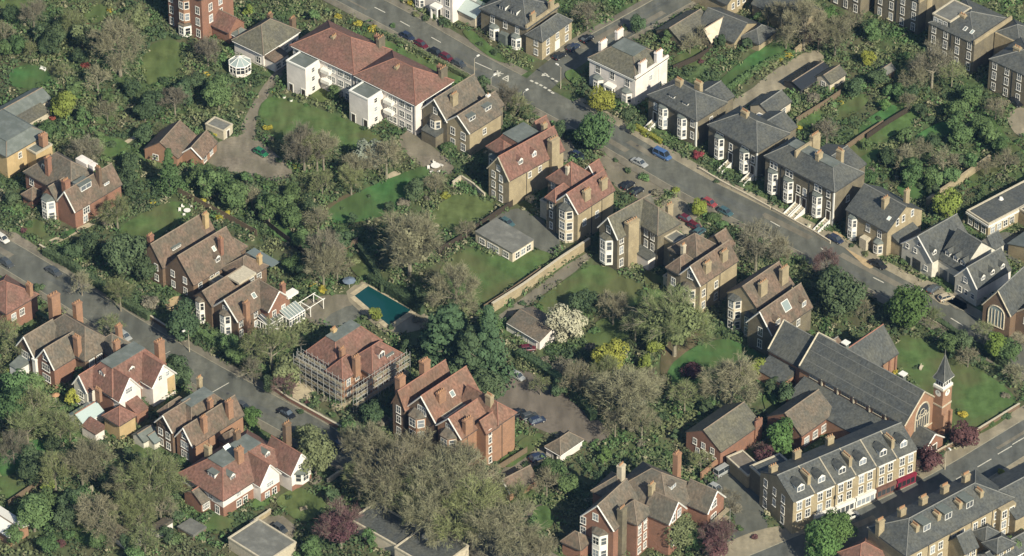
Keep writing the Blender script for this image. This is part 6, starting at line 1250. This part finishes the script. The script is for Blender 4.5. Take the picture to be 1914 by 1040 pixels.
gwall('brick boundary wall along the shopping street by the church', [(1714,872),(1760,846),(1830,808),(1905,762)], .3, 1.1, 'brick_brown', 'stone')
gwall('churchyard wall along the main road pavement', [(1710,586),(1780,626),(1850,668),(1908,704)], .3, .9, 'stone', 'stone')
gwall('red brick yard wall between the church hall and the shop yard', [(1310,898),(1346,868)], .4, 1.8, 'brick_orange', 'brick_orange')
gwall('low brick wall along the upper pavement of the left road', [(74,464),(130,498),(200,546),(270,590),(330,628)], .3, 1.0, 'brick_brown', 'stone')
gwall('low brick wall in front of the scaffolded house', [(500,722),(540,750),(590,778),(640,806)], .3, 1.0, 'brick_red', 'stone')
gwall('low brick wall along the lower pavement beside the plum-roofed house', [(30,570),(90,604),(150,636),(210,672)], .3, 1.0, 'brick_red', 'stone')
gwall('pale garden wall behind the flat lawn of the red-tiled house', [(468,985),(500,965),(506,960)], .3, 1.2, 'stock', 'stone')
gwall('grey stone wall beside the path under the bare trees', [(612,905),(640,885)], .3, 1.2, 'stone', 'stone')
gwall('cream block wall beside the scaffolded house garden', [(622,762),(632,766),(690,732)], .9, .8, 'plank', 'plank', 'timber_stack')
gwall('short brick wall dividing the villa gardens', [(846,350),(862,338),(884,352),(906,372)], .3, 1.4, 'stone', 'stone')
gwall('brick wall at the back lane garden end', [(1486,104),(1520,76)], .4, 1.8, 'stock', 'stock')
for i, (lab, pts) in enumerate([
 ('dark board fence from the garage block up to the red-roofed villa', [(820,476),(870,446),(900,424),(958,386)]),
 ('dark fence along the foot of the sunlit yellow wall', [(905,582),(950,554),(1010,512)]),
 ('wooden fence below the lawn of the brown house with the rounded bay', [(332,362),(380,388),(430,414),(480,442)]),
 ('wooden fence along the narrow garden left of the pool', [(470,400),(520,440),(560,470),(590,500)]),
 ('wooden fence right of the tall orange mansion', [(905,898),(950,870),(985,848)]),
 ('wooden fence behind the small orange brick garage', [(880,938),(912,914),(930,902)]),
 ('dark fence between the long gardens at top right', [(1620,262),(1660,234),(1700,210)]),
 ('fence between gardens behind the long terrace', [(1570,290),(1610,262),(1650,236)]),
 ('fence beside the lawn behind the middle slate pair', [(1488,232),(1540,200),(1570,180)]),
 ('fence beside the lawn of the white villa', [(1258,134),(1300,116),(1330,98)]),
 ('dark fence in the lower left gardens', [(16,948),(60,918),(90,900)]),
 ('fence along the narrow lawn beside the pool hedge', [(636,478),(668,456)]),
]): fence(lab, pts, 1.7, 'timber' if i % 3 else 'dark_timber')

# ------------------------------------------------------------------ cars
def carmat(name, c):
    m = bpy.data.materials.new(name); n, b = nodes(m); b.inputs['Base Color'].default_value = c + (1,); b.inputs['Roughness'].default_value = .35; b.inputs['Specular IOR Level'].default_value = .5
    b.inputs['Coat Weight'].default_value = .3; MATS[name] = m
for n_, c_ in (('navy',(.02,.03,.06)),('black',(.012,.013,.015)),('maroon',(.10,.012,.02)),('green',(.02,.14,.06)),('silver',(.30,.31,.30)),('blue',(.06,.12,.26)),('teal',(.05,.10,.11)),('dgrey',(.06,.065,.065)),('carwhite',(.6,.58,.52)),('beige',(.42,.36,.26)),('lightred',(.25,.05,.05))): carmat('car_'+n_, c_)
mat('tyre', (.02,.02,.02), .9, .1)
def car_meshes(kind):
    L, W, H = {'saloon': (4.3,1.72,1.42), 'hatch': (3.7,1.65,1.45), 'van': (4.6,1.85,1.95)}[kind]; g0 = .22; belt = .86 if kind != 'van' else 1.0
    def loft(secs):     # (x, half width, z low, z high)
        mb = MB()
        for x, w, a, b in secs: pass
        vs_ = []; n = 8
        for x, w, a, b in secs: r = min(.16, (b-a)*.3); vs_ += [(x,-w+r*.5,a),(x,w-r*.5,a),(x,w,a+r),(x,w,b-r),(x,w-r,b),(x,-w+r,b),(x,-w,b-r),(x,-w,a+r)]
        F = [tuple(range(n))[::-1], tuple(range((len(secs)-1)*n, len(secs)*n))]
        for s in range(len(secs)-1):
            for i in range(n): F.append((s*n+i, s*n+(i+1)%n, (s+1)*n+(i+1)%n, (s+1)*n+i))
        return mb.add(vs_, F)
    w = W/2
    body = loft([(-L/2,w*.82,g0+.16,belt-.12),(-L/2+.12,w*.95,g0+.02,belt-.02),(-L/2+.9,w,g0,belt+.03),(0,w,g0,belt+.02),(L/2-1.1,w*.98,g0,belt-.02),(L/2-.25,w*.93,g0+.02,belt-.18),(L/2,w*.78,g0+.14,belt-.3)])
    xa, xb, xc, xd = {'saloon': (-L/2+.75,-L/2+1.35,.45,1.15), 'hatch': (-L/2+.12,-L/2+.55,.35,1.05), 'van': (-L/2+.06,-L/2+.2,.9,1.6)}[kind]
    cab = MB().add([(xa,-w*.88,belt),(xd,-w*.88,belt-.02),(xd,w*.88,belt-.02),(xa,w*.88,belt),(xb,-w*.70,H-.04),(xc,-w*.70,H-.04),(xc,w*.70,H-.04),(xb,w*.70,H-.04)], [(0,3,2,1),(4,5,6,7),(0,1,5,4),(1,2,6,5),(2,3,7,6),(3,0,4,7)])
    roof = MB().add([(xb-.03,-w*.72,H-.05),(xc+.03,-w*.72,H-.05),(xc+.03,w*.72,H-.05),(xb-.03,w*.72,H-.05),(xb+.08,-w*.62,H+.02),(xc-.1,-w*.62,H+.02),(xc-.1,w*.62,H+.02),(xb+.08,w*.62,H+.02)], [(0,3,2,1),(4,5,6,7),(0,1,5,4),(1,2,6,5),(2,3,7,6),(3,0,4,7)])
    for sx in (-1,1):
        for p, q in (((xa,sx*w*.88,belt),(xb,sx*w*.70,H-.03)),((xd,sx*w*.88,belt-.02),(xc,sx*w*.70,H-.03)),(((xa+xd)/2,sx*w*.885,belt),((xb+xc)/2,sx*w*.705,H-.03))): roof.bar(p,q,.055)
    wh = MB(); n = 12; r = .31
    wh.add([(r*math.cos(6.283*i/n), y, r*math.sin(6.283*i/n)) for y in (-.1,.1) for i in range(n)], [tuple(range(n)), tuple(range(n,2*n))[::-1]] + [((i+1)%n,i,n+i,n+(i+1)%n) for i in range(n)])
    hub = MB(); r = .19; hub.add([(r*math.cos(6.283*i/n), y, r*math.sin(6.283*i/n)) for y in (-.112,.112) for i in range(n)], [tuple(range(n)), tuple(range(n,2*n))[::-1]] + [((i+1)%n,i,n+i,n+(i+1)%n) for i in range(n)])
    lamp = MB().box(-.05,.04,-.16,.16,-.08,.08)
    return dict(body=body.mesh('body'), cabin=cab.mesh('windows','car_glass'), roof=roof.mesh('roof'), wheel=wh.mesh('wheel','tyre'), hub=hub.mesh('rim','steel'), lamp=lamp.mesh('headlight','white'), tail=lamp.mesh('tail_light','red_paint'), L=L, w=w, belt=belt)
def car(label, p, col, heading, kind='hatch', zz=.03, group='parked cars'):
    M = cached(('car',kind), lambda: car_meshes(kind)); g0 = at((p[0],p[1]+4), 0)
    e = thing('parked_car' if kind != 'van' else 'parked_van', label, 'car' if kind != 'van' else 'van', (g0.x,g0.y,zz), R(heading), group)
    FOOTC.append((g0.x,g0.y))
    for nm in ('body','roof'):
        me = M[nm]; o = link(nm if nm == 'body' else 'roof', me, e)
        if not me.materials: me.materials.append(MATS['car_'+col])
        o.material_slots[0].link = 'OBJECT'; o.material_slots[0].material = MATS['car_'+col]
    link('window_glass', M['cabin'], e)
    for sx in (-1,1):
        for sy in (-1,1):
            wl = link('wheel', M['wheel'], e, (sx*M['L']*.31, sy*(M['w']-.1), .31)); link('rim', M['hub'], wl)
        link('headlight', M['lamp'], e, (M['L']/2-.06, sx*M['w']*.62, M['belt']-.38)); link('tail_light', M['tail'], e, (-M['L']/2+.03, sx*M['w']*.66, M['belt']-.26))
FOOTC = []
U, V_ = -42, 48      # headings along the main road and across it
for a in [
 ('bright green car parked on the gravel yard', (488,285), 'green', U),
 ('navy car parked nearest the top edge along the main road', (762,68), 'navy', U), ('dark maroon car second in the row along the main road', (787,83), 'maroon', U), ('black car third in the row along the main road by the flats', (815,98), 'black', U), ('dark purple-red car fourth in the row along the main road', (834,107), 'maroon', U), ('dark grey car last in the row along the main road by the flats', (858,119), 'dgrey', U),
 ('black car at the mouth of the side street', (1046,104), 'black', V_), ('dark car in deep shade second along the side street', (1072,88), 'navy', V_), ('dark car in shade third along the side street', (1098,72), 'black', V_),
 ('silver-grey car parked on the near side of the main road', (1195,304), 'silver', U, 'saloon'), ('blue car parked on the far side of the main road', (1238,290), 'blue', U, 'van'),
 ('dark teal car at the kerb near the red shrub', (1356,396), 'teal', U), ('bright red car behind the lime green tree', (1326,379), 'lightred', U), ('maroon car upper of two on the pale forecourt', (1283,410), 'maroon', U), ('maroon car lower of two on the pale forecourt', (1300,424), 'maroon', U), ('dark teal car at the end of the pale forecourt', (1307,433), 'teal', V_),
 ('black car upper of two on the villa forecourt', (1174,346), 'black', V_), ('black car lower of two on the villa forecourt', (1191,357), 'black', V_), ('navy car half hidden between the red-roofed villas', (1080,291), 'navy', U),
 ('dark green car in the garage yard', (948,416), 'teal', U), ('dark car at the foot of the long terrace', (1562,447), 'navy', U), ('black car at the kerb before the detached villa', (1641,494), 'black', U, 'saloon'), ('beige car on the modern block forecourt', (1768,556), 'beige', V_-20),
 ('white car at the left edge on the left road', (5,446), 'carwhite', -46), ('dark grey car on the left road beside the evergreens', (101,507), 'dgrey', -44, 'saloon'), ('grey car at the left edge by the lower kerb', (13,492), 'dgrey', -46), ('silver car at the lower kerb of the left road', (233,628), 'silver', -46), ('black car by the scaffolded house wall', (536,772), 'black', -44, 'saloon'), ('dark car under the bare trees on the left road', (636,834), 'navy', -44), ('dark car by the half-timbered house on the road', (455,760), 'dgrey', -44),
 ('black car left of the pair in the brown car park', (968,772), 'black', V_-20), ('dark car right of the pair in the brown car park', (989,778), 'dgrey', V_-20), ('black car furthest left by the mansion wall in the brown car park', (956,782), 'black', V_-20), ('navy car at the right end of the dark row in the brown car park', (1004,786), 'navy', V_-20),
 ('silver car beside the hedge in the brown car park', (967,703), 'silver', U), ('maroon car beside the brown-roofed garages', (986,652), 'maroon', 10),
 ('navy car by the pyramid-roofed garage', (1005,855), 'navy', 30), ('pale blue-grey van in the shop yard', (1352,880), 'silver', 42, 'van'), ('grey car in the shop yard below the van', (1338,913), 'silver', U), ('white car parked outside the shops', (1590,964), 'carwhite', 33), ('dark car by the round street trees', (1500,976), 'black', 33), ('dark car by the flat-roofed garages at the bottom', (523,988), 'dgrey', U), ('dark car at the right edge by the tall terrace', (1898,192), 'black', U), ('grey car parked on the forecourt in front of the pale modern block', (1745,540), 'dgrey', V_),
]: car(*a)

# ------------------------------------------------------------------ street lamps, garden furniture
def lamp(label, p, h=6.0, rz=0):
    g0 = at(p); e = thing('street_lamp', label, 'street lamp', g0, rz, 'street lamps')
    link('post', cached(('lp',h), lambda: MB().cyl(0,0,.11,0,1.2,8).cyl(0,0,.07,1.2,h,8,.05).mesh('post','stone')), e); link('arm', cached(('la',h), lambda: MB().bar((0,0,h),(1.1,0,h+.25),.05).mesh('arm','steel')), e); link('lantern', cached(('ll',h), lambda: MB().box(.8,1.6,-.17,.17,h+.18,h+.4).mesh('lantern','white')), e)
for lab, p, rz in [('tall street lamp on the upper pavement of the left road',(354,658),3.9),('street lamp on the verge before the white flats',(887,150),.8),('street lamp at the side street corner',(1048,166),2.4),('street lamp beside the box-dormered house',(918,186),.8),('street lamp by the junction hedge',(978,214),.8),('street lamp on the pavement by the purple tree',(1766,878),5.2),('street lamp outside the shops',(1560,968),5.2),('street lamp near the churchyard wall',(1712,590),.8)]: lamp(lab, p, 6.0, rz)
def garden_chair(label, p, rz, m='white'):
    e = thing('garden_chair', label, 'chair', at(p), rz, 'garden chairs')
    link('seat', cached(('gs',m), lambda: MB().box(-.28,.28,-.28,.28,.4,.46).mesh('seat',m)), e); link('backrest', cached(('gb',m), lambda: MB().box(-.28,.28,.24,.3,.47,.95).mesh('backrest',m)), e)
    for x in (-.24,.24):
        for y in (-.24,.24): link('leg', cached(('gl',m), lambda: MB().box(-.03,.03,-.03,.03,0,.4).mesh('leg',m)), e, (x,y,0))
def table(label, p, r, m='white'):
    e = thing('garden_table', label, 'table', at(p), 0); link('tabletop', MB().cyl(0,0,r,.68,.74,16).mesh('tabletop',m), e); link('pedestal', MB().cyl(0,0,.08,0,.679,8).mesh('pedestal',m), e); link('foot', MB().cyl(0,0,.35,0,.05,10).mesh('foot',m), e)
table('round white garden table on the patio of the box-dormered house', (814,314), 1.1)
for i, (dx, dy) in enumerate([(-13,2),(-2,-9),(12,-3),(6,9),(-8,9)]): garden_chair(['leftmost','rear','right-hand','front right','front left'][i] + ' white garden chair at the round patio table', (814+dx,315+dy), i*1.3)
table('white garden table on the lawn above the twin-ridged house', (350,398), .8)
for i, (x, y) in enumerate([(336,396),(342,389),(357,388),(344,404),(376,408),(381,415)]): garden_chair(['leftmost','upper left','upper right','lower','second rightmost','rightmost'][i] + ' white chair of the set on the lawn above the twin-ridged house', (x,y), i*1.1)
def parasol(label, p, m, r=1.5):
    e = thing('parasol', label, 'parasol', at(p), 0); link('pole', MB().cyl(0,0,.04,0,2.3,8).mesh('pole','white'), e); mb = MB(); n = 8
    mb.add([(r*math.cos(6.283*i/n), r*math.sin(6.283*i/n), 1.95) for i in range(n)] + [(0,0,2.45),(0,0,2.3)], [(i,(i+1)%n,n) for i in range(n)] + [((i+1)%n,i,n+1) for i in range(n)]); link('canopy', mb.mesh('canopy', m), e)
parasol('grey-blue garden umbrella at the pool corner', (653,538), 'blue_cloth', 1.5)
parasol('small pink garden umbrella beside the plum-roofed house', (105,752), 'pot', .9)
def bench(label, p, rz, m='timber'):
    e = thing('garden_bench', label, 'bench', at(p), rz, 'garden benches'); link('seat', MB().box(-.8,.8,-.25,.25,.4,.46).mesh('seat',m), e); link('backrest', MB().box(-.8,.8,.22,.28,.47,.95).mesh('backrest',m), e)
    for x in (-.7,.7): link('leg', MB().box(x-.04,x+.04,-.22,.22,0,.399).mesh('leg',m), e)
bench('white garden bench beside the bright oval lawn', (80,132), -.6, 'white'); bench('wooden bench on the lawn of the red-tiled house', (568,955), .4, 'plank'); bench('pale bench on the churchyard grass', (1722,690), 1.2, 'stone')
def bin_(label, p):
    e = thing('wheeled_bin', label, 'bin', at(p), .5, 'wheeled bins'); link('body', cached('binb', lambda: MB().box(-.28,.28,-.3,.3,.05,.95).mesh('body','iron')), e); link('lid', cached('binl', lambda: MB().box(-.3,.3,-.34,.32,.952,1.03).mesh('lid','leaf_dark')), e)
for lab, p in [('dark bin by the shop yard wall',(1318,902)),('dark bin beside the garage yard wall',(1036,470)),('dark bin at the forecourt edge of the olive villa',(1212,382)),('dark bin at the foot of the first slate pair steps',(1262,282))]: bin_(lab, p)
def pot_plant(label, p, m): 
    e = thing('planter', label, 'planter', at(p), 0, 'planters'); link('pot', cached('ppot', lambda: MB().cyl(0,0,.35,0,.6,10,.45).mesh('pot','white')), e); o = link('plant', PROTO[('mound',1.3,0)], e, (0,0,.6)); o.scale = (.5,.5,.6); o.material_slots[0].link = 'OBJECT'; o.material_slots[0].material = MATS[m]
pot_plant('white planter left of the pair by the flats path', (531,184), 'leaf_mid'); pot_plant('white planter right of the pair by the flats path', (544,190), 'leaf_mid'); pot_plant('white planter on the long terrace forecourt', (1512,425), 'leaf_white')

# ------------------------------------------------------------------ thin blue air between the aircraft and the town
hz = MB().box(-3400,3400,-3400,3400,-1.0,640).mesh('haze'); hm = bpy.data.materials.new('haze_air'); hm.use_nodes = True; hn = hm.node_tree; hn.nodes.clear()
pv = hn.nodes.new('ShaderNodeVolumePrincipled'); pv.inputs['Color'].default_value = (.28,.55,1,1); pv.inputs['Density'].default_value = HAZE; pv.inputs['Anisotropy'].default_value = .0
ho = hn.nodes.new('ShaderNodeOutputMaterial'); hn.links.new(pv.outputs[0], ho.inputs['Volume']); hz.materials.append(hm)
hob = link('haze', hz); hob['kind'] = 'stuff'; tag(hob, 'thin bluish haze filling the air over the whole town', 'haze')
